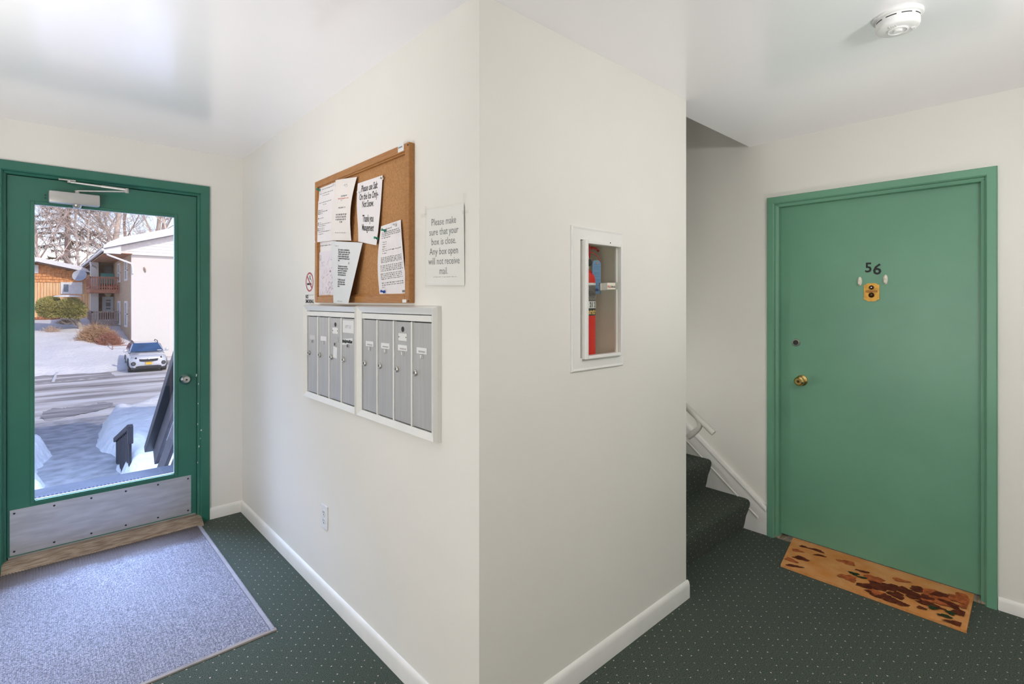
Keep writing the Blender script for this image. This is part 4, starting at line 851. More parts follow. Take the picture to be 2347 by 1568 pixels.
b = MB(); b.tube([ec + V((0.020, -0.026, 0.428)), ec + V((0.045, -0.028, 0.424)), ec + V((0.062, -0.034, 0.408)), ec + V((0.066, -0.042, 0.388))], 0.0018, 6); b.build('tag_loop', redm, va)
# blue inspection tag
TQ = lambda c, r: onY(c, r, 1.314)
tg = thing('inspection_tag', TQ(1368, 636), 'blue paper inspection tag hanging in front of the extinguisher', 'tag')
pts = [TQ(c, r) for c, r in ((1357,674), (1358,604), (1361,597), (1373,597), (1377,604), (1377,674))]
b = MB(); b.prism(pts, (0, 0.0008, 0)); b.build('tag_card', pm('tag_blue', (0.13, 0.27, 0.46), 0.6, var=0.04), tg)
b = MB()
rnd = random.Random(2)
for r in (606, 611, 614, 617, 625, 628, 633, 641, 644, 648, 654, 658, 666):
    c = 1359.5
    while c < 1375: 
        w = rnd.uniform(1.2, 4); p0, p1 = TQ(c, r), TQ(min(c+w, 1376), r+0.7); b.face([V((p0.x, 1.3136, p0.z)), V((p1.x, 1.3136, p0.z)), V((p1.x, 1.3136, p1.z)), V((p0.x, 1.3136, p1.z))]); c += w + 0.7
tag(b.build('printed_lines', pm('tag_ink', (0.03, 0.06, 0.13), 0.6), tg, recalc=False), kind='stuff')
b = MB(); b.lathe(TQ(1368, 603) + V((0,-0.0003,0)), (0,-1,0), [(0.0045, 0), (0.0045, 0.0008)], 14); b.build('grommet', pm('grommet_orange', (0.6, 0.22, 0.10), 0.6), tg)
b = MB(); p0, p1 = TQ(1360, 661), TQ(1371, 668); b.face([V((p0.x, 1.3135, p0.z)), V((p1.x, 1.3135, p0.z)), V((p1.x, 1.3135, p1.z)), V((p0.x, 1.3135, p1.z))]); b.build('dark_block', pm('tag_block', (0.05, 0.08, 0.28), 0.6), tg, recalc=False)
#@@EXTERIOR
# ================================================================== outside, seen through the glass
from mathutils import noise as NZ
def G(y): return -1.05 - 0.06*min(max(y - 15, 0), 15)
snow = pm('snow', (0.80, 0.81, 0.84), 0.7, var=0.02, vscale=3, bump=0.6, bscale=7, bdist=0.08)
# asphalt with packed ice in streaks
am, nt, bb = new_mat('icy_asphalt'); n = nt.nodes; l = nt.links
bb.inputs['Roughness'].default_value = 0.45
tc = n.new('ShaderNodeTexCoord'); mp = n.new('ShaderNodeMapping'); mp.inputs['Scale'].default_value = (0.32, 1.0, 1.0); mp.inputs['Rotation'].default_value = (0, 0, 0.10); l.new(tc.outputs['Object'], mp.inputs[0])
nz = n.new('ShaderNodeTexNoise'); nz.inputs['Scale'].default_value = 0.75; nz.inputs['Detail'].default_value = 9; nz.inputs['Roughness'].default_value = 0.62; l.new(mp.outputs[0], nz.inputs['Vector'])
rp = n.new('ShaderNodeValToRGB'); e = rp.color_ramp.elements
e[0].position = 0.36; e[0].color = (0.20, 0.19, 0.20, 1); e[1].position = 0.60; e[1].color = (0.86, 0.86, 0.88, 1)
q = e.new(0.43); q.color = (0.44, 0.42, 0.41, 1); q = e.new(0.52); q.color = (0.70, 0.67, 0.66, 1)
l.new(nz.outputs['Fac'], rp.inputs[0]); l.new(rp.outputs[0], bb.inputs['Base Color'])
walk_m = pm('walk_asphalt', (0.40, 0.40, 0.43), 0.6, var=0.25, vscale=5, bump=0.6, bscale=18, bdist=0.02)
b = MB(); b.grid(lambda u, v: V((-40 + 80*u, 4.2 + 70*v, G(4.2 + 70*v) - 0.02)), 8, 60)
structure(b, 'ground', am, 'icy parking lot and driveway outside the glass door')
b = MB(); b.grid(lambda u, v: V((-0.45 + 1.9*u, 6.9 + 7.4*v, G(7) + 0.004)), 6, 20)
structure(b, 'walkway', walk_m, 'shaded asphalt walk leading from the steps to the lot')
def snowbank(name, x0, x1, y0, y1, hf, label, nu=60, nv=60):
    b = MB(); b.grid(lambda u, v: V((x0+(x1-x0)*u, y0+(y1-y0)*v, hf(x0+(x1-x0)*u, y0+(y1-y0)*v))), nu, nv)
    return tag(b.build(name, snow, smooth=True), label, 'snow', None, 'stuff')
def fn(x, y, s, a): return a*NZ.fractal(V((x*s, y*s, 3.1)), 1.0, 2.0, 4)
def edge(d, w): return max(0.0, min(1.0, d/w))
def h_right(x, y):
    xe = 0.72 + 0.07*math.sin(y*2.1) + fn(y, 1.7, 1.3, 0.12); ye = 13.6 + 1.5*(x - 1.0) + fn(x, 5.0, 0.9, 0.5)
    k = edge(x - xe, 0.3)*edge(min(ye, 18.5) - y, 1.4); k = k*k*(3-2*k)
    return G(y) - 0.06 + k*(0.42 + fn(x, y, 0.8, 0.20) + fn(x, y, 3.0, 0.05))
def h_left(x, y):
    xe = 0.14 + 0.08*math.sin(y*1.7+1) + fn(y, 9.7, 1.4, 0.14)
    k = edge(xe - x, 0.25)*edge(13.0 - y, 1.2); k = k*k*(3-2*k)
    return G(y) - 0.06 + k*(0.34 + fn(x, y, 0.8, 0.18) + fn(x, y, 3.0, 0.05))
snowbank('snow_bank', 0.4, 10, 6.2, 19.0, h_right, 'deep snow bank right of the walk behind the railing', 150, 110)
snowbank('snow_bank', -4, 0.45, 6.2, 14.0, h_left, 'snow edge left of the shaded walk', 100, 100)
def h_yard(x, y):
    ye = 32.0 - 0.25*(x + 1) + fn(x, 2.2, 0.5, 0.6); ye = ye + max(0, x - 2.2)*1.0
    k = edge(y - ye, 0.8); rise = 0.14*max(0, y - ye)
    return G(y) - 0.06 + k*(0.22 + min(rise, 1.9) + fn(x, y, 0.5, 0.12)) + k*fn(x, y, 1.7, 0.22)*edge(36 - y, 3)*edge(0.8 - x, 2.5)
snowbank('snow_yard', -22, 4.2, 30.5, 70, h_yard, 'snowy slope beyond the driveway in front of the wooden house', 90, 110)
b = MB()
for k in range(3): b.box((1.9 - 3.0*k, 28.0, G(28.0)-0.02), (2.02 - 3.0*k, 32.0, G(32)+0.01))
b2 = MB(); p = [onZ(c, r, -1.84) for c, r in ((118,876),(125,876),(133,853),(128,853))]; b2.prism(p, (0,0,0.012)); b.bm.free()
tag(b2.build('parking_line', pm('line_paint', (0.75, 0.76, 0.80), 0.7)), 'white parking line on the bare asphalt left of centre', 'road marking')

def ground_pt(c, r, lift):
    z = -1.5
    for _ in range(8): p = onZ(c, r, z); z = G(p.y) - 0.02 + lift
    return onZ(c, r, z)
bare = pm('bare_asphalt', (0.21, 0.20, 0.215), 0.55, vscale=2.6, col2=(0.52, 0.50, 0.50), stretch=(0.30, 1.2, 1))
for lbl, pts in (('dark bare asphalt strip beside the snow bank left of the car', ((66,862),(110,857),(150,853),(200,849),(240,847),(258,856),(268,863),(240,866),(205,868),(150,873),(110,877),(66,880))),
                 ('dark wet asphalt patch where the driveway meets the walk', ((92,958),(100,944),(122,936),(150,935),(178,930),(205,929),(236,921),(262,924),(250,934),(222,941),(196,946),(170,953),(142,958),(112,965)))):
    rnd = random.Random(len(pts)); q = []
    for (a_, b_), (c_, d_) in zip(pts, pts[1:] + pts[:1]):
        for k in range(6):
            f = k/6; q.append(ground_pt(a_ + (c_-a_)*f + rnd.uniform(-3, 3), b_ + (d_-b_)*f + rnd.uniform(-1.3, 1.3), 0.003))
    b = MB(); b.face(q); bmesh.ops.triangulate(b.bm, faces=b.bm.faces[:]); tag(b.build('asphalt_patch', bare, recalc=False), lbl, None, None, 'structure')
# deck and steps
deck_m = pm('deck_boards_grey', (0.075, 0.078, 0.10), 0.6, var=0.12, vscale=6, bump=0.3, bscale=40)
rail_m = pm('railing_brown', (0.030, 0.026, 0.034), 0.5, var=0.2, vscale=8)
rail_l = pm('railing_board_grey', (0.115, 0.098, 0.108), 0.6, var=0.12, vscale=8)
dk = thing('deck', (0.2, 5.0, -0.1), 'dark grey wooden landing outside the entry door', 'deck', kind='structure')
for k in range(6):
    b = MB(); y0 = 4.215 + 0.262*k; b.box((-1.2, y0, -0.14), (1.0, y0+0.254, -0.10), 0.004); b.build('board', deck_m, dk)
b = MB(); b.box((-1.2, 4.21, -0.32), (1.0, 5.78, -0.142)); b.build('deck_frame', deck_m, dk)
ns_ = 5
for k in range(1, ns_):
    z = -0.10 - 0.19*k; b = MB(); b.box((-1.2, 5.76 + 0.28*(k-1), z-0.04), (0.9, 5.79 + 0.28*k, z), 0.004); b.build('tread', deck_m, dk)
tm_ = thing('rubber_tread', (0.1, 5.41, -0.10), 'ribbed rubber tread strip at the edge of the landing', 'tread mat')
b = MB(); b.box((-1.1, 5.30, -0.0995), (0.66, 5.53, -0.093), 0.002); b.build('base', pm('rubber_dark', (0.035, 0.035, 0.05), 0.5), tm_)
rb = MB(); rb.box((0,0,0), (0.014, 0.19, 0.010), 0.002); r0 = rb.build('rib', pm('rubber_rib', (0.10, 0.10, 0.14), 0.45), tm_)
for v in r0.data.vertices: v.co += ORG[tm_]
for k in range(69):
    o = r0 if k == 0 else part('rib', r0.data, None, tm_); o.location = V((-1.08 + 0.0252*k, 5.32, -0.093)) - ORG[tm_]
# sloped railing: handrail and parallel boards
rl = thing('railing', (0.95, 6.3, -0.5), 'dark sloping handrail with parallel boards at the right of the steps', 'railing')
SLP = -0.70
def slope_board(name, x, ya, yb, za, wz, tx, m, par):
    dv = V((0, yb-ya, SLP*(yb-ya))); u = dv.normalized(); nz_ = u.cross(V((1,0,0))); nz_ = nz_ if nz_.z > 0 else -nz_
    b = MB(); b.obox(V((x, ya, za)) + dv/2, dv/2, V((tx/2,0,0)), nz_*(wz/2), 0.006); return b.build(name, m, par)
slope_board('handrail', 0.925, 5.2, 7.06, 1.085, 0.075, 0.12, rail_m, rl)
slope_board('board', 0.955, 5.2, 6.95, 0.93, 0.17, 0.035, rail_l, rl)
slope_board('board', 0.955, 5.2, 6.95, 0.62, 0.17, 0.035, rail_l, rl)
slope_board('board', 0.955, 5.2, 6.85, 0.28, 0.17, 0.035, rail_l, rl)
for y, z0, z1 in ((5.62, -0.3, 0.78), (6.88, -1.08, -0.12)):
    b = MB(); b.box((0.975, y-0.045, z0), (1.06, y+0.045, z1), 0.006); b.build('post', rail_m, rl)
rl2 = thing('railing', (0.93, 9.2, -1.05), 'short dark slatted railing end standing in the snow beyond the steps', 'railing')
for k in range(10):
    y = 8.42 + 0.165*k; zt = -0.22 - 0.30*(y - 8.42)
    b = MB(); b.box((0.865, y, -1.15), (0.895, y+0.10, zt - 0.05), 0.004); b.build('slat', rail_m, rl2)
b = MB(); dv = V((0, 1.75, -0.52)); u = dv.normalized(); b.obox(V((0.875, 8.38, -0.20)) + dv/2, dv/2, V((0.03,0,0)), V((0, -u.z, u.y))*0.035, 0.008); b.build('top_rail', rail_m, rl2)
b = MB(); b.box((0.845, 8.34, -0.42), (0.905, 8.43, -0.18), 0.008); b.build('end_block', rail_m, rl2)

# ------------------------------------------------------------------ white apartment building
bw = pm('white_stucco', (0.73, 0.715, 0.685), 0.8, var=0.015)
brick = pm('tan_brick', (0.45, 0.33, 0.235), 0.85, var=0.3, vscale=9, col2=(0.58, 0.44, 0.33))
brown = pm('brown_siding', (0.16, 0.065, 0.045), 0.7, var=0.2)
soff = pm('wood_soffit', (0.36, 0.17, 0.095), 0.6, var=0.25, vscale=3, stretch=(1, 0.3, 1))
gut = pm('gutter_white', (0.78, 0.79, 0.82), 0.4)
redwood = pm('redwood_rail', (0.42, 0.17, 0.11), 0.7, var=0.15)
greyw = pm('weathered_rail', (0.36, 0.28, 0.245), 0.75, var=0.15)
dglass = pm('window_dark', (0.10, 0.12, 0.16), 0.08, var=0.2, vscale=1, spec=0.8)
YB = 38.0
A = thing('apartment_building', (onY(301, 700, YB).x, YB, -2.1), 'white two-storey apartment building with snowy roof and balconies', 'building')
X0 = onY(301, 600, YB).x; ZS = onY(301, 584, YB).z
b = MB(); b.box((X0, YB, -2.3), (17, YB+24, ZS)); b.build('end_wall', bw, A)
b = MB(); b.box((X0-0.05, YB+0.35, -2.3), (X0-0.002, YB+9.6, ZS)); b.build('brick_wall', brick, A)
E0, E1 = onY(276, 565, YB-0.25), onY(400, 541, YB-0.25); slp = (E1.z - E0.z)/(E1.x - E0.x)
XR_ = 10.5; ZR = E0.z + slp*(XR_ - E0.x)
XE_ = onY(239, 567, YB-0.7).x; zroof = lambda x: E0.z + slp*(x - E0.x)
b = MB()
# lap siding in the gable, course by course
z = ZS; k = 0
while z < ZR - 0.05:
    xa = max(E0.x, E0.x + (z - E0.z)/slp + 0.0)
    b.prism([(xa, YB-0.20, z), (2*XR_-xa, YB-0.20, z), (2*XR_-xa, YB-0.17, z+0.185), (xa, YB-0.17, z+0.185), (xa, YB, z+0.185), (xa, YB, z)] if False else [(xa, YB-0.21, z), (xa, YB-0.185, z+0.19), (xa, YB-0.02, z+0.19), (xa, YB-0.02, z)], (2*(XR_-xa), 0, 0)); z += 0.19
tag(b.build('lap_siding', pm('siding_white', (0.82, 0.82, 0.82), 0.6), A), kind='stuff')
th = 0.16
b = MB(); b.prism([(XE_, YB-0.6, zroof(XE_)+0.02), (XR_, YB-0.6, ZR+0.02), (2*XR_-XE_, YB-0.6, zroof(XE_)+0.02), (2*XR_-XE_, YB-0.6, zroof(XE_)+th), (XR_, YB-0.6, ZR+th), (XE_, YB-0.6, zroof(XE_)+th)], (0, 24, 0)); b.build('roof', pm('fascia_grey', (0.34, 0.34, 0.37), 0.6), A)
b = MB()
def rs(u, v):
    x = XE_ - 0.05 + (XR_*2 - 2*XE_ + 0.1)*u; zz = zroof(x) if x < XR_ else zroof(2*XR_ - x); k = min(1, u/0.06, (1-u)/0.06)
    return V((x, YB-0.75 + 24.3*v, zz + th + 0.03 + 0.33*math.sqrt(max(0, k)) + 0.03*math.sin(v*30 + x)))
b.grid(rs, 60, 20); b.grid(lambda u, v: V((rs(u,0).x, rs(u,0).y, rs(u,0).z*(1-v) + ((zroof(rs(u,0).x) if rs(u,0).x < XR_ else zroof(2*XR_-rs(u,0).x)) + 0.06)*v)), 60, 1)
b.build('roof_snow', snow, A, smooth=50)
b = MB(); b.box((XE_+0.02, YB-0.5, ZS+0.0), (X0, YB+22, ZS+0.04)); b.build('soffit', soff, A)
b = MB(); b.box((XE_, YB-0.6, ZS-0.02), (E0.x, YB-0.2, zroof(XE_)+0.05)); b.prism([(XE_, YB-0.58, zroof(XE_)+0.05), (E0.x, YB-0.58, zroof(XE_)+0.05), (E0.x, YB-0.58, zroof(E0.x)+0.05)], (0, 0.36, 0)); b.build('eave_return', gut, A)
b = MB(); b.box((XE_-0.12, YB-0.7, ZS+0.10), (XE_, YB+20, ZS+0.26), 0.02); b.build('gutter', gut, A)
b = MB(); b.tube([onY(244, 580, YB-0.5), onY(247, 584, YB-0.5), onY(301, 604, YB-0.08), V((X0+0.05, YB-0.06, onY(301, 604, YB).z-0.25)), V((X0+0.06, YB-0.06, onY(301, 604, YB).z-0.6))], 0.055, 8); b.build('downspout', gut, A, smooth=40)
b = MB(); b.tube([onY(207, 600, 46.5), onY(209, 608, 46.5), onY(219, 613, 47), onY(221, 632, 47.3)], 0.07, 8); b.build('downspout', gut, A, smooth=40)
b = MB(); p = onY(330, 618, YB); b.tube([p + V((0,-0.03,0.14)), p + V((0.03,-0.06,0.02)), p + V((0.07,-0.03,-0.16))], [0.03, 0.055, 0.03], 8); b.build('wall_lamp', pm('lamp_rust', (0.35, 0.26, 0.20), 0.6), A)
def far_window(par, pts, nrm, frame_m, fw=0.10, bars=0):
    """window with its own frame and pane on a wall quad tl, tr, br, bl"""
    tl, tr, br, bl = pts; nrm = V(nrm); b = MB()
    ux = (tr-tl).normalized()*fw; uz = (tl-bl).normalized()*fw
    for a_, c_, d_, e_ in ((tl, tr, tr-uz, tl-uz), (bl+uz, br+uz, br, bl), (tl-uz, tl-uz+ux, bl+uz+ux, bl+uz), (tr-uz-ux, tr-uz, br+uz, br+uz-ux)): b.prism([a_, c_, d_, e_], nrm*0.07)
    for k in range(bars):
        s = (k+1)/(bars+1); a_ = tl.lerp(bl, s); c_ = tr.lerp(br, s); b.prism([a_+uz*.2, c_+uz*.2, c_-uz*.2, a_-uz*.2], nrm*0.055)
    w = b.build('window', frame_m, par); b = MB(); b.prism([tl-uz+ux, tr-uz-ux, br+uz-ux, bl+uz+ux], nrm*0.02); b.build('pane', dglass, w); return w
XS = X0 - 0.05
for ya, yb in ((39.2, 40.3), (43.0, 44.2)):
    for z0, z1 in ((onY(297, 642, YB).z, onY(297, 592, YB).z), (onY(297, 752, YB).z, onY(297, 690, YB).z)):
        far_window(A, (V((XS, yb, z1)), V((XS, ya, z1)), V((XS, ya, z0)), V((XS, yb, z0))), (-1,0,0), gut, 0.12, 1)
# balcony bay
YW = 47.6
b = MB(); b.box((onY(207, 600, YW).x, YW, -1.5), (X0+0.3, YW+0.3, ZS)); b.build('bay_wall', brown, A)
b = MB(); b.box((onY(207.5, 600, YW-0.6).x, YW-0.6, -1.0), (onY(226, 600, YW-0.6).x, YW, ZS)); b.build('bay_pillar', bw, A)
b = MB(); b.box((onY(189, 600, 56).x, 56, -1.0), (X0, 56.3, ZS)); b.build('bay_wall', brick, A)
far_window(A, (onY(237, 609, YW), onY(259, 609, YW), onY(259, 632, YW), onY(237, 632, YW)), (0,-1,0), pm('brown_frame', (0.10,0.06,0.06),0.6), 0.10, 1)
def far_door(pts, nm):
    w = far_window(A, pts, (0,-1,0), pm('pale_door_blue', (0.58, 0.66, 0.72), 0.5), 0.22, 2); w.name = nm; return w
far_door((onY(234, 680, YW), onY(262, 680, YW), onY(262, 716, YW), onY(234, 716, YW)), 'glazed_door')
far_window(A, (onY(265, 680, YW), onY(272, 678, YW), onY(272, 714, YW), onY(265, 714, YW)), (0,-1,0), gut, 0.10, 0)
far_window(A, (onY(265, 604, YW), onY(272, 602, YW), onY(272, 634, YW), onY(265, 634, YW)), (0,-1,0), gut, 0.10, 0)
b = MB(); b.lathe(onY(247, 674.5, YW) + V((0,-0.03,0)), (0,-1,0), [(0.20, 0), (0.17, 0.05), (0.0, 0.06)], 16, cap1=False); o = b.build('wall_disc', pm('disc_cream', (0.62, 0.58, 0.42), 0.6), A, smooth=40)
def balcony(yf, c0, c1, rtop, rbot, rslab, m, nm):
    """railing in front and on the left side, floor slab behind"""
    pl, pr = onY(c0, rbot, yf), onY(c1, rbot, yf); zt, zb, zs = onY(c0, rtop, yf).z, pl.z, onY(c0, rslab, yf).z
    b = MB(); b.box((pl.x, yf, zs), (X0, YW, zb-0.05)); sl_ = b.build('balcony', m, A); sl_['label'] = nm
    b = MB(); b.box((pl.x, yf, zt-0.07), (pr.x, yf+0.09, zt)); b.box((pl.x, yf, zt-0.07), (pl.x+0.09, YW, zt)); b.box((pl.x, yf, zb+0.06), (pr.x, yf+0.06, zb+0.13)); b.box((pl.x, yf, zb+0.06), (pl.x+0.06, YW, zb+0.13)); b.build('rail', m, sl_)
    bm_ = MB(); bm_.box((-0.03, 0, 0), (0.03, 0.05, zt - zb + 0.12)); me = None
    n1 = 13
    for k in range(n1 + 12):
        if k < n1: loc = V((pl.x + 0.03 + (pr.x - pl.x - 0.06)*k/(n1-1), yf+0.01, zb-0.08))
        else: loc = V((pl.x + 0.03, yf + (YW - yf)*(k-n1+1)/13, zb-0.08))
        if me is None:
            o = bm_.build('baluster', m, sl_); me = o.data
            for v in me.vertices: v.co += ORG[A]
        else: o = part('baluster', me, None, sl_)
        o.location = loc - ORG[A]
    return pl, pr, zb
pl, pr, zb1 = balcony(43.6, 205.5, 273, 634.5, 661, 671, redwood, 'upper balcony with red-brown railing')
pl2, pr2, zb2 = balcony(43.6, 209, 273, 714.5, 742, 749, greyw, 'lower balcony with weathered railing')
b = MB(); zl0, zl1 = onY(240, 768, 43.7).z, onY(240, 749, 43.7).z
for k in range(-4, 14):
    for s in (1, -1):
        x = pl2.x + 1.2 + k*0.22; a_, c_ = V((x, 43.72, zl0)), V((x + s*(zl1-zl0), 43.72 - 0.004*s, zl1))
        if min(a_.x, c_.x) > pl2.x + 0.3 and max(a_.x, c_.x) < X0: b.tube([a_, c_], 0.03, 4)
tag(b.build('lattice', redwood, A), kind='stuff')
# things on the balconies
b = MB(); p = onY(262, 656, 44.3); b.box((p.x-0.35, 44.1, zb1-0.04), (p.x+0.38, 44.5, zb1+0.22), 0.03); tag(b.build('planter_box', pm('box_red', (0.55, 0.05, 0.06), 0.5)), 'red box on the upper balcony behind the railing', 'box')
p = onY(247, 631, 46.5); q0 = thing('patio_chair', (p.x, 46.5, zb1-0.04), 'teal chair back showing above the upper balcony railing', 'chair'); teal = pm('teal_fabric', (0.06, 0.28, 0.27), 0.7)
b = MB(); b.box((p.x-0.38, 46.7, zb1+0.40), (p.x+0.38, 46.76, zb1+1.15), 0.02); b.build('backrest', teal, q0); b = MB(); b.box((p.x-0.36, 46.2, zb1+0.36), (p.x+0.36, 46.74, zb1+0.42), 0.02); b.build('seat', teal, q0)
for sx in (-0.32, 0.32):
    for yy in (46.25, 46.7): b = MB(); b.box((p.x+sx-0.02, yy-0.02, zb1-0.04), (p.x+sx+0.02, yy+0.02, zb1+0.37)); b.build('leg', M['nickel'], q0)

# ------------------------------------------------------------------ wooden house on the left
YH = 52.0
orange = pm('cedar_shingle', (0.86, 0.42, 0.17), 0.8, var=0.4, vscale=5, col2=(0.60, 0.26, 0.105))
boards = pm('cedar_board', (0.88, 0.62, 0.36), 0.75, var=0.3, vscale=3, stretch=(3, 3, 0.4), col2=(0.80, 0.44, 0.20))
HB = thing('wooden_house', (onY(100, 700, YH).x, YH, -1.2), 'orange cedar house with snowy roof at the left of the view', 'building')
xr = onY(206, 700, YH).x; zr0, zr1 = onY(84, 604, YH).z, onY(190, 626, YH).z; xpk = onY(84, 604, YH).x; xrt = onY(190, 626, YH).x
def hroof(x): return zr0 + (zr1 - zr0)*abs(x - xpk)/(xrt - xpk)
xl = xpk - 4.2
b = MB(); b.prism([(xl, YH+0.06, -1.6), (xl, YH+0.06, hroof(xl)-0.04), (xpk, YH+0.06, zr0-0.04), (xr, YH+0.06, hroof(xr)-0.04), (xr, YH+0.06, -1.6)], (0, 8, 0)); b.build('wall', boards, HB)
rnd = random.Random(4); b = MB(); zc = onY(130, 647, YH).z; row = 0
while zc < zr0:
    x = xl - rnd.random()*0.1
    while x < xrt:
        w = rnd.uniform(0.13, 0.26); top = min(hroof(x), hroof(x + w)) - 0.1
        if zc < top: 
            j = rnd.uniform(-0.02, 0.02); b.prism([(x, YH-0.05-rnd.uniform(0,.02), zc+j), (x, YH+0.02, zc+0.26), (x, YH+0.05, zc+0.26), (x, YH+0.05, zc+j)], (w-0.012, 0, 0))
        x += w
    zc += 0.215; row += 1
tag(b.build('shingles', orange, HB), kind='stuff')
b = MB(); x = xl
while x < xr: b.box((x, YH-0.01, -1.4), (x+0.155, YH+0.05, min(onY(130, 648, YH).z, hroof(x)-0.1)), 0.012); x += 0.17
tag(b.build('vertical_boards', boards, HB), kind='stuff')
def hroof(x): return zr0 + (zr1 - zr0)*abs(x - xpk)/(xrt - xpk)
xe2 = onY(203, 628, YH-0.9).x
b = MB(); b.prism([(xpk-4.9, YH-0.9, hroof(xpk-4.9)), (xpk, YH-0.9, zr0), (xe2, YH-0.9, hroof(xe2)), (xe2, YH-0.9, hroof(xe2)+0.14), (xpk, YH-0.9, zr0+0.14), (xpk-4.9, YH-0.9, hroof(xpk-4.9)+0.14)], (0, 9, 0)); b.build('roof', pm('house_fascia', (0.16, 0.10, 0.08), 0.7), HB)
b = MB(); g_ = lambda u, v: V((xpk - 4.9 + (xe2 + 0.1 - xpk + 4.9)*u, YH-1.0 + 9*v, hroof(xpk - 4.9 + (xe2 + 0.1 - xpk + 4.9)*u) + 0.16 + 0.26*min(1, (1-u)*14)**0.5))
b.grid(g_, 50, 8); b.grid(lambda u, v: V((g_(u,0).x, g_(u,0).y, g_(u,0).z*(1-v) + (hroof(g_(u,0).x)+0.10)*v)), 50, 1); b.build('roof_snow', snow, HB, smooth=50)
far_window(HB, (onY(139, 647, YH-0.03), onY(163, 647, YH-0.03), onY(163, 674, YH-0.03), onY(139, 674, YH-0.03)), (0,-1,0), gut, 0.16, 0)
b = MB(); a_ = [onY(c, r, YH-0.03) for c, r in ((163,647),(189,647),(189,674),(163,674))]; b.prism(a_, (0,-0.08,0)); b.build('white_panel', gut, HB)
p = onY(84, 617, YH-0.05); b = MB(); b.box((p.x-0.5, YH-0.09, p.z-0.3), (p.x+0.1, YH-0.06, p.z+0.3)); b.build('gable_vent', gut, HB)
ds = thing('satellite_dish', onY(188, 645, 50.6), 'grey satellite dish by the eave of the wooden house', 'satellite dish')
b = MB(); c_ = onY(184, 633, 50.4); b.lathe(c_, V((-0.35,-0.8,0.35)), [(0.02, 0), (0.18, 0.02), (0.34, 0.07), (0.45, 0.13), (0.45, 0.15), (0.33, 0.09), (0.0, 0.03)], 24, cap1=False); b.build('dish', pm('dish_grey', (0.40, 0.44, 0.52), 0.5), ds, smooth=40)
b = MB(); b.tube([c_, onY(187, 640, 50.6), onY(190, 648, 51.5)], 0.035, 6); b.build('mast', M['nickel'], ds)
# fence in front of the wooden house
fc = thing('wood_fence', onY(104, 757, 49.0), 'red-brown board fence in front of the wooden house', 'fence')
fm = pm('fence_cedar', (0.34, 0.12, 0.055), 0.8, var=0.3, vscale=4)
zt_, zb_ = onY(100, 726, 49).z, onY(100, 760, 49).z
fme = None; x = onY(60, 740, 49).x; xe_ = onY(137, 740, 49).x; k = 0
while x < xe_:
    if fme is None:
        b = MB(); b.box((0, 0, 0), (0.165, 0.03, zt_-zb_), 0.006); o = b.build('board', fm, fc); fme = o.data
        for v in fme.vertices: v.co += ORG[fc]
    else: o = part('board', fme, None, fc)
    o.location = V((x, 49.0 + 0.02*(k % 2), zb_ + 0.03*math.sin(k*2.3))) - ORG[fc]; x += 0.18; k += 1
b = MB(); b.box((onY(60, 740, 49).x, 49.06, zt_-0.25), (xe_, 49.12, zt_-0.15)); b.box((onY(60, 740, 49).x, 49.06, zb_+0.2), (xe_, 49.12, zb_+0.3)); b.build('rail', fm, fc)

# ------------------------------------------------------------------ bush tree and shrubs
leafm = pm('yew_green', (0.44, 0.40, 0.14), 0.7, var=0.4, vscale=2.5, col2=(0.25, 0.25, 0.075))
bark = pm('pale_bark', (0.36, 0.31, 0.28), 0.85, var=0.2, vscale=4)
bt = thing('yew_bush', onY(186, 764, 42), 'clipped olive green evergreen with a bare leaning trunk and snow on top', 'bush')
rnd = random.Random(9); b = MB(); cc = onY(146, 704, 42); RX, RZ_, RYY = 1.42, 0.86, 1.1
lumps = [(cc + V((rnd.uniform(-1,1)*RX*0.62, rnd.uniform(-1,1)*RYY*0.6, rnd.uniform(-0.9,0.8)*RZ_*0.5)), rnd.uniform(0.32, 0.50)) for k in range(38)]
def clump(b, c, r, n_, ln, sq=0.8):
    for k in range(n_):
        th_, ph = rnd.uniform(0, 2*PI), math.acos(rnd.uniform(-1, 1)); d_ = V((math.sin(ph)*math.cos(th_), math.sin(ph)*math.sin(th_), math.cos(ph)*sq))
        p = c + d_*r*rnd.uniform(0.55, 1.0); t_ = (d_ + V((rnd.uniform(-.7,.7), rnd.uniform(-.7,.7), rnd.uniform(-.3,.7)))).normalized()*ln*rnd.uniform(0.6, 1.4); s_ = t_.orthogonal().normalized()*ln*0.28
        b.face([p - s_, p + s_, p + t_])
for c_, r_ in lumps: clump(b, c_, r_, 520, 0.115)
b.build('foliage', leafm, bt, recalc=False)
b = MB(); p0 = onY(188, 764, 42)
b.tube([p0 + V((0,0,-0.3)), onY(184, 748, 42), onY(174, 730, 42), onY(158, 712, 42)], [0.17, 0.14, 0.12, 0.06], 8); b.tube([onY(176, 745, 42.2), onY(166, 738, 42.2), onY(150, 722, 42.2)], [0.09, 0.08, 0.04], 7); b.tube([onY(166, 738, 42.2), onY(152, 742, 42), onY(142, 738, 42), onY(141, 732, 42)], [0.06, 0.06, 0.05, 0.03], 7); b.build('trunk', bark, bt, smooth=True)
b = MB()
def sn(u, v):
    a_ = 2*PI*u; s_ = math.sin(v*PI/2); p = onY(155, 679, 42)
    return p + V((0.62*math.cos(a_)*s_*(1+0.2*math.sin(3*a_)), 0.4*math.sin(a_)*s_, 0.12*math.cos(v*PI/2) - 0.04))
b.grid(sn, 24, 6); b.build('snow_cap', snow, bt, smooth=True)
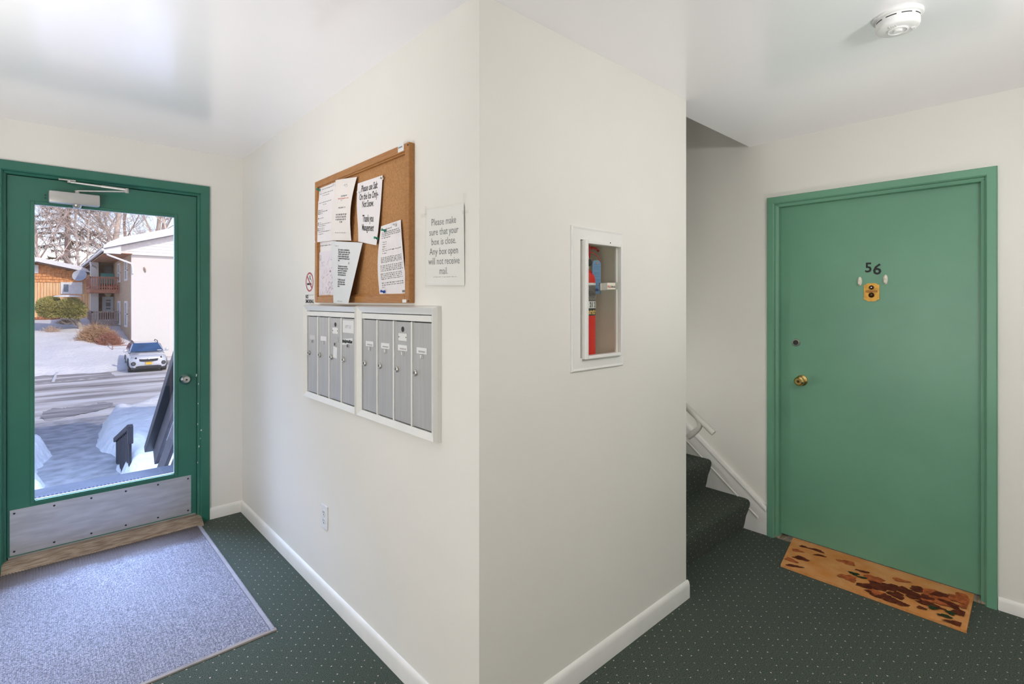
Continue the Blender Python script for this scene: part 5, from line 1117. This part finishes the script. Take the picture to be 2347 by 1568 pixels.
def shrub(name, c, r, Y, rx, rz, m, label, nst, seed):
    rnd2 = random.Random(seed); base = onY(c, r, Y); t = thing(name, base, label, 'shrub'); b = MB()
    for k in range(nst):
        th_ = rnd2.uniform(0, 2*PI); el = math.acos(rnd2.uniform(0.0, 1)); L = rnd2.uniform(0.75, 1.05)
        e = base + V((rx*math.cos(th_)*math.sin(el)*L, rx*0.9*math.sin(th_)*math.sin(el)*L, rz*math.cos(el)*L + 0.05)); m_ = base.lerp(e, 0.5) + V((rnd2.uniform(-.12,.12), rnd2.uniform(-.12,.12), rnd2.uniform(0,.15)))
        s0 = base + V((rnd2.uniform(-.2,.2)*rx, rnd2.uniform(-.2,.2)*rx, 0)); b.tube([s0, m_, e], [0.016, 0.012, 0.006], 3, cap=False)
        for q in range(3):
            f = rnd2.uniform(0.45, 1); p = m_.lerp(e, f) if f > 0.5 else s0.lerp(m_, f); e2 = p + V((rnd2.uniform(-.22,.22), rnd2.uniform(-.22,.22), rnd2.uniform(-.02,.26)))
            b.tube([p, e2], [0.008, 0.005], 3, cap=False)
    o = b.build('twigs', m, t, recalc=False); return t
shrub('round_shrub', 221, 794, 38.5, 1.05, 1.25, pm('twig_tan', (0.52, 0.33, 0.19), 0.8, var=0.2), 'round tan leafless shrub in the snow before the lower balcony', 950, 1)
shrub('round_shrub', 250, 804, 37.6, 0.70, 0.98, pm('twig_red', (0.42, 0.19, 0.13), 0.8, var=0.2), 'smaller reddish leafless shrub beside the white building', 700, 2)
shrub('round_shrub', 152, 764, 44.5, 0.68, 0.85, pm('twig_brown', (0.42, 0.29, 0.21), 0.8, var=0.2), 'brown leafless shrub under the evergreen bush', 600, 3)
shrub('weed_clump', 118, 772, 41.5, 0.55, 0.55, pm('twig_pale', (0.58, 0.43, 0.33), 0.8, var=0.2), 'pale dry stalks poking out of the snow at the left', 110, 4)
tr_ = thing('pipe_rail', onY(256, 806, 36), 'thin brown pipe rail beside the reddish shrub', 'railing'); b = MB()
pm_r = pm('pipe_brown', (0.42, 0.27, 0.22), 0.6)
b.tube([onY(249, 800, 36.6), onY(249, 788, 36.6), onY(258, 793, 35.8), onY(300, 791, 35.6)], 0.03, 6); b.tube([onY(258, 793, 35.8), onY(258, 806, 35.8)], 0.03, 6); b.build('pipe', pm_r, tr_)

# ------------------------------------------------------------------ bare trees behind
def tree(name, c, Y, z0, hgt, r0, m, label, seed, spread=0.5, depth=4, nb=5, droop=0.0):
    rnd3 = random.Random(seed); base = V((onY(c, 600, Y).x, Y, z0)); t = thing(name, base, label, 'tree', 'trees behind the houses')
    bt_, bb_ = MB(), MB()
    def grow(b, p, d, L, r, lv):
        n_ = 5 if lv == 0 else 3; pts = [p]; rr = [r]
        for k in range(n_):
            d = (d + V((rnd3.uniform(-1,1), rnd3.uniform(-1,1), rnd3.uniform(-.6,.8) - droop*(lv > 0)))*(0.10 if lv == 0 else 0.22)).normalized(); pts.append(pts[-1] + d*L/n_); rr.append(r*(1 - 0.75*(k+1)/n_))
        b.tube(pts, rr, 7 if lv == 0 else (4 if lv == 1 else 3), cap=False)
        if lv < depth:
            for k in range(nb + (5 if lv == 0 else 0)):
                f = rnd3.uniform(0.25 if lv == 0 else 0.2, 1.0); i = min(int(f*n_), n_-1); q = pts[i].lerp(pts[i+1], f*n_-i)
                sd_ = V((rnd3.uniform(-1,1), rnd3.uniform(-1,1), rnd3.uniform(-0.1,0.6) - droop)).normalized()
                grow(bb_, q, (d*(1-spread) + sd_*spread*1.4).normalized(), L*rnd3.uniform(0.38, 0.6)*(1 - 0.35*f if lv == 0 else 1), max(rr[i]*0.5, 0.012), lv+1)
    grow(bt_, base, V((rnd3.uniform(-.08,.08), 0, 1)), hgt, r0, 0)
    bt_.build('trunk', m, t, smooth=True, recalc=False); bb_.build('branches', m, t, recalc=False); return t
tb = pm('tree_bark_pale', (0.62, 0.53, 0.47), 0.85, var=0.2, vscale=1.5)
tb2 = pm('tree_bark_brown', (0.50, 0.37, 0.31), 0.85, var=0.2, vscale=1.5)
for k, (c, Y, hh, r, m, lb) in enumerate(((245, 66, 19, 0.42, tb, 'thick pale trunk of a bare tree above the snowy eave'), (262, 72, 18, 0.22, tb, 'slim bare tree just right of the thick pale trunk'), (296, 74, 19, 0.26, tb2, 'bare tree in the middle above the white roof'), (322, 70, 20, 0.40, tb, 'stout bare tree above the white roof'), (350, 76, 18, 0.24, tb2, 'bare tree right of the stout one'), (385, 72, 17, 0.26, tb2, 'bushy bare tree at the right edge of the glass'), (408, 68, 17, 0.26, tb, 'bare tree partly behind the right door stile'),
        (175, 60, 17, 0.14, tb, 'slender pale tree before the brown evergreen'), (135, 58, 15, 0.12, tb, 'second slender pale tree before the brown evergreen'), (200, 60, 13, 0.10, tb, 'thin leaning tree over the valley of the two roofs'), (100, 62, 18, 0.20, tb2, 'bare tree at the left edge of the glass'))):
    tree('bare_tree', c, Y, -1.5, hh, r, m, lb, 20+k, spread=0.52, depth=4 if k < 7 else 3, nb=5 if k < 7 else 7)
# tall brown evergreen
et = thing('evergreen_tree', (onY(152, 600, 66).x, 66, -1.5), 'tall brown-needled evergreen behind the wooden house', 'tree', 'trees behind the houses')
b = MB(); bx = onY(152, 600, 66).x; b.tube([(bx, 66, -1.5), (bx+0.1, 66, 9), (bx, 66, 20)], [0.3, 0.2, 0.05], 8); b.build('trunk', tb2, et, smooth=True)
nd = pm('needles_brown', (0.50, 0.36, 0.27), 0.85, var=0.35, vscale=1.2, col2=(0.34, 0.27, 0.19)); b = MB(); rnd = random.Random(77)
for k in range(170):
    z = 2.5 + 17*rnd.random()**0.9; R_ = (20.5 - z)*0.27; a_ = rnd.uniform(0, 2*PI); L = R_*rnd.uniform(0.6, 1.1); 
    p0 = V((bx, 66, z)); p1 = p0 + V((math.cos(a_)*L, math.sin(a_)*L, -0.12*L + rnd.uniform(-.2,.3)))
    b.tube([p0, p1], [0.05, 0.015], 3, cap=False)
    for q in range(70):
        f = rnd.uniform(0.3, 1.0); p = p0.lerp(p1, f); t_ = V((math.cos(a_) + rnd.uniform(-.9,.9), math.sin(a_) + rnd.uniform(-.9,.9), rnd.uniform(-.5,.25))).normalized()*rnd.uniform(0.35, 0.9); s_ = t_.cross(V((0,0,1))).normalized()*0.045
        b.face([p - s_, p + s_, p + t_ + s_*0.3, p + t_ - s_*0.3])
b.build('needles', nd, et, recalc=False)
# evergreen twigs at the right edge of the glass, before the white wall
b = MB(); rnd = random.Random(5); hc = onY(408, 706, 31.0); hd = thing('hedge_bush', V((hc.x, 31.0, G(31))), 'olive green bush showing at the right edge of the glass', 'bush')
zt2 = onY(402, 690, 31.0).z
for k in range(46):
    f = rnd.random(); z = G(31) + 0.1 + (zt2 - G(31) - 0.35)*f; r_ = 0.62*math.sqrt(max(0.05, 1 - ((z - G(31) - 1.55)/1.75)**2))
    a_ = rnd.uniform(0, 2*PI); clump(b, V((hc.x + 0.58 + math.cos(a_)*r_*rnd.uniform(0.3, 0.75), 31.0 + math.sin(a_)*r_*0.6, z)), 0.28, 170, 0.12)
b.build('foliage', leafm, hd, recalc=False); b = MB(); b.tube([V((hc.x+0.58, 31.0, G(31)-0.1)), V((hc.x+0.58, 31.0, zt2-0.5))], [0.07, 0.04], 6); b.build('stem', bark, hd)

# ------------------------------------------------------------------ parked car
car = thing('parked_car', (onY(341, 853, 30.0).x, 30.0, onY(341, 853, 30.0).z-0.01), 'silver-white SUV parked nose-out before the white building', 'car', rz=-0.05)
cp = pm('car_paint', (0.62, 0.66, 0.72), 0.22, var=0.01, coat=0.6, metal=0.25)
trimb = pm('car_black_trim', (0.03, 0.03, 0.035), 0.45); cgl = pm('car_glass', (0.035, 0.10, 0.24), 0.06, spec=0.9, var=0.2, vscale=2); lens = pm('car_lens', (0.50, 0.54, 0.60), 0.10, metal=0.4); tyre = pm('tyre', (0.05, 0.05, 0.055), 0.8)
ORG_CAR = ORG[car]; ORG[car] = V((0,0,0))                  # car is modelled in its own axes
def loft(b, secs):
    rings = []
    for y, hw, zb, zt in secs:
        half = [(hw*0.90, zb), (hw*0.985, zb+0.12), (hw, zb+0.35), (hw*0.985, zt-0.20), (hw*0.93, zt-0.06), (hw*0.78, zt), (hw*0.4, zt+0.03)]
        rings.append([b.bm.verts.new((x, y, z)) for x, z in half + [(-x, z) for x, z in half[::-1]]])
    n_ = len(rings[0])
    for a_, c_ in zip(rings, rings[1:]):
        for k in range(n_): b.bm.faces.new((a_[k], a_[(k+1)%n_], c_[(k+1)%n_], c_[k]))
    b.bm.faces.new(rings[0][::-1]); b.bm.faces.new(rings[-1])
b = MB(); loft(b, [(0.02, 0.60, 0.36, 0.74), (0.05, 0.74, 0.30, 0.86), (0.16, 0.86, 0.28, 0.95), (0.45, 0.915, 0.27, 1.00), (1.15, 0.925, 0.27, 1.09), (2.2, 0.93, 0.27, 1.10), (3.7, 0.93, 0.27, 1.12), (4.25, 0.88, 0.32, 1.10), (4.42, 0.78, 0.42, 0.95)]); b.build('body', cp, car, smooth=40)
b = MB(); zc = 1.08; rings = []
for hw0, y0_, y1_, z in ((0.86, 1.08, 4.25, zc), (0.80, 1.35, 4.15, 1.27), (0.70, 1.78, 3.95, 1.50), (0.64, 2.02, 3.75, 1.585), (0.50, 2.3, 3.5, 1.62)):
    rings.append([b.bm.verts.new(p) for p in ((-hw0, y0_+0.10, z), (-hw0*0.7, y0_, z), (hw0*0.7, y0_, z), (hw0, y0_+0.10, z), (hw0, y1_, z), (-hw0, y1_, z))])
for a_, c_ in zip(rings, rings[1:]):
    for k in range(6): b.bm.faces.new((a_[k], a_[(k+1)%6], c_[(k+1)%6], c_[k]))
b.bm.faces.new(rings[-1]); b.build('cabin', cp, car, smooth=25)
b = MB()
def ws(u, v):
    hw = 0.80 + (0.61-0.80)*v; y = 1.07 + (1.97-1.07)*v - 0.03*math.sin(v*PI) + 0.08*(2*u-1)**2 - 0.062; return V((hw*(2*u-1), y, 1.118 + (1.560-1.118)*v + 0.024))
b.grid(ws, 10, 6); b.build('windshield', cgl, car, smooth=True)
for s in (-1, 1):
    b = MB(); b.prism([(s*0.845, 1.52, 1.14), (s*0.845, 2.62, 1.14), (s*0.715, 2.62, 1.51), (s*0.715, 2.05, 1.51)], (s*0.02, 0, 0.008)); b.prism([(s*0.845, 2.70, 1.14), (s*0.845, 3.9, 1.16), (s*0.715, 3.7, 1.51), (s*0.715, 2.70, 1.51)], (s*0.02, 0, 0.008)); b.build('side_windows', cgl, car)
    b = MB(); b.grid(lambda u, v: V((s*(0.64 + 0.17*math.cos(2*PI*u)*math.sin(v*PI/2)), 0.085 + 0.10*(abs(0.64 + s*0 + 0.17*math.cos(2*PI*u)*math.sin(v*PI/2)) - 0.47)*2.0 - 0.05*math.cos(v*PI/2), 0.86 + 0.072*math.sin(2*PI*u)*math.sin(v*PI/2) + 0.10*math.cos(2*PI*u)*math.sin(v*PI/2)*0.5)), 20, 6); h_ = b.build('headlight', lens, car, smooth=True); h_['label'] = 'clear swept-back headlight'
    b = MB(); b.lathe((s*0.60, 0.03, 0.85), (0,-1,0), [(0.05, 0), (0.045, 0.02)], 14); b.build('projector', trimb, h_)
    b = MB(); b.lathe((s*0.70, 0.10, 0.53), (s*0.25,-1,0), [(0.115, 0), (0.115, 0.07), (0.09, 0.075)], 20); fg = b.build('fog_lamp', trimb, car, smooth=40)
    b = MB()
    for dz, dx in ((0.035, -0.03), (0.035, 0.03), (-0.035, -0.03), (-0.035, 0.03)): b.lathe((s*0.715+dx, 0.028, 0.53+dz), (0,-1,0), [(0.02, 0), (0.015, 0.012)], 8)
    tag(b.build('fog_bulb', lens, fg), kind='stuff')
    b = MB(); b.box((s*0.93, 1.48, 1.09), (s*1.12, 1.62, 1.25), 0.04); b.box((s*0.84, 1.50, 1.08), (s*0.95, 1.58, 1.12)); b.build('door_mirror', cp, car, smooth=40)
    b = MB(); b.tube([(s*0.60, 2.0, 1.585), (s*0.61, 2.2, 1.68), (s*0.60, 3.5, 1.68), (s*0.58, 3.75, 1.58)], 0.022, 6); b.build('roof_rail', trimb, car)
    for y in (0.90, 3.52):
        b = MB(); b.lathe((s*0.66, y, 0.35), (s,0,0), [(0.24, 0.0), (0.33, 0.0), (0.355, 0.03), (0.355, 0.23), (0.33, 0.265), (0.24, 0.26), (0.23, 0.235)], 28); w_ = b.build('wheel', tyre, car, smooth=40)
        b = MB(); b.lathe((s*0.90, y, 0.35), (s,0,0), [(0.23, 0.0), (0.22, 0.015), (0.05, 0.005), (0.0, 0.02)], 20, cap1=False); b.build('rim', M['nickel'], w_)
        b = MB(); N = 16; ar = []
        for k in range(N+1):
            a_ = PI*k/N; ar.append(((0.41*math.cos(a_), 0.41*math.sin(a_)), (0.47*math.cos(a_), 0.47*math.sin(a_))))
        for p_, q_ in zip(ar, ar[1:]): b.prism([V((s*0.915, y+p_[0][0], 0.33+p_[0][1])), V((s*0.915, y+p_[1][0], 0.33+p_[1][1])), V((s*0.915, y+q_[1][0], 0.33+q_[1][1])), V((s*0.915, y+q_[0][0], 0.33+q_[0][1]))], (s*0.03, 0, 0))
        b.build('wheel_arch', trimb, car)
b = MB(); b.prism([(-0.46, -0.01, 0.79), (-0.20, -0.025, 0.765), (0.20, -0.025, 0.765), (0.46, -0.01, 0.79), (0.42, -0.01, 0.66), (0.2, -0.025, 0.63), (-0.2, -0.025, 0.63), (-0.42, -0.01, 0.66)], (0, 0.06, 0)); gr = b.build('grille', trimb, car)
b = MB(); b.lathe((0, -0.03, 0.80), (0,-1,0.2), [(0.05, 0), (0.05, 0.012), (0.04, 0.015)], 16); em_ = b.build('oval_badge', M['chrome'], gr)
b = MB(); b.prism([(-0.62, 0.0, 0.36), (-0.45, -0.01, 0.40), (0.45, -0.01, 0.40), (0.62, 0.0, 0.36), (0.58, 0.0, 0.27), (-0.58, 0.0, 0.27)], (0, 0.1, 0)); b.build('lower_intake', trimb, car)
b = MB(); b.box((-0.80, 0.08, 0.20), (0.80, 4.3, 0.30)); b.build('underside', trimb, car)
b = MB(); b.box((-0.155, -0.045, 0.46), (0.155, -0.02, 0.615), 0.004); o = b.build('licence_plate', pm('plate_yellow', (0.80, 0.52, 0.05), 0.5), car); o['label'] = 'yellow licence plate'
b = MB(); b.box((-0.155, -0.047, 0.585), (0.155, -0.0455, 0.60)); b.build('plate_stripe', pm('plate_navy', (0.10, 0.09, 0.15), 0.5), o)
b = MB(); b.tube([(-0.6, 1.02, 1.13), (0.02, 1.00, 1.14)], 0.010, 5); b.tube([(0.05, 1.02, 1.13), (0.6, 1.03, 1.13)], 0.010, 5); b.build('wiper', trimb, car)
b = MB(); b.box((0.50, 1.10, 1.165), (0.72, 1.14, 1.20)); b.build('dash_paper', M['plastic'], car)
ORG[car] = ORG_CAR; car.scale = (0.83, 0.83, 0.83)
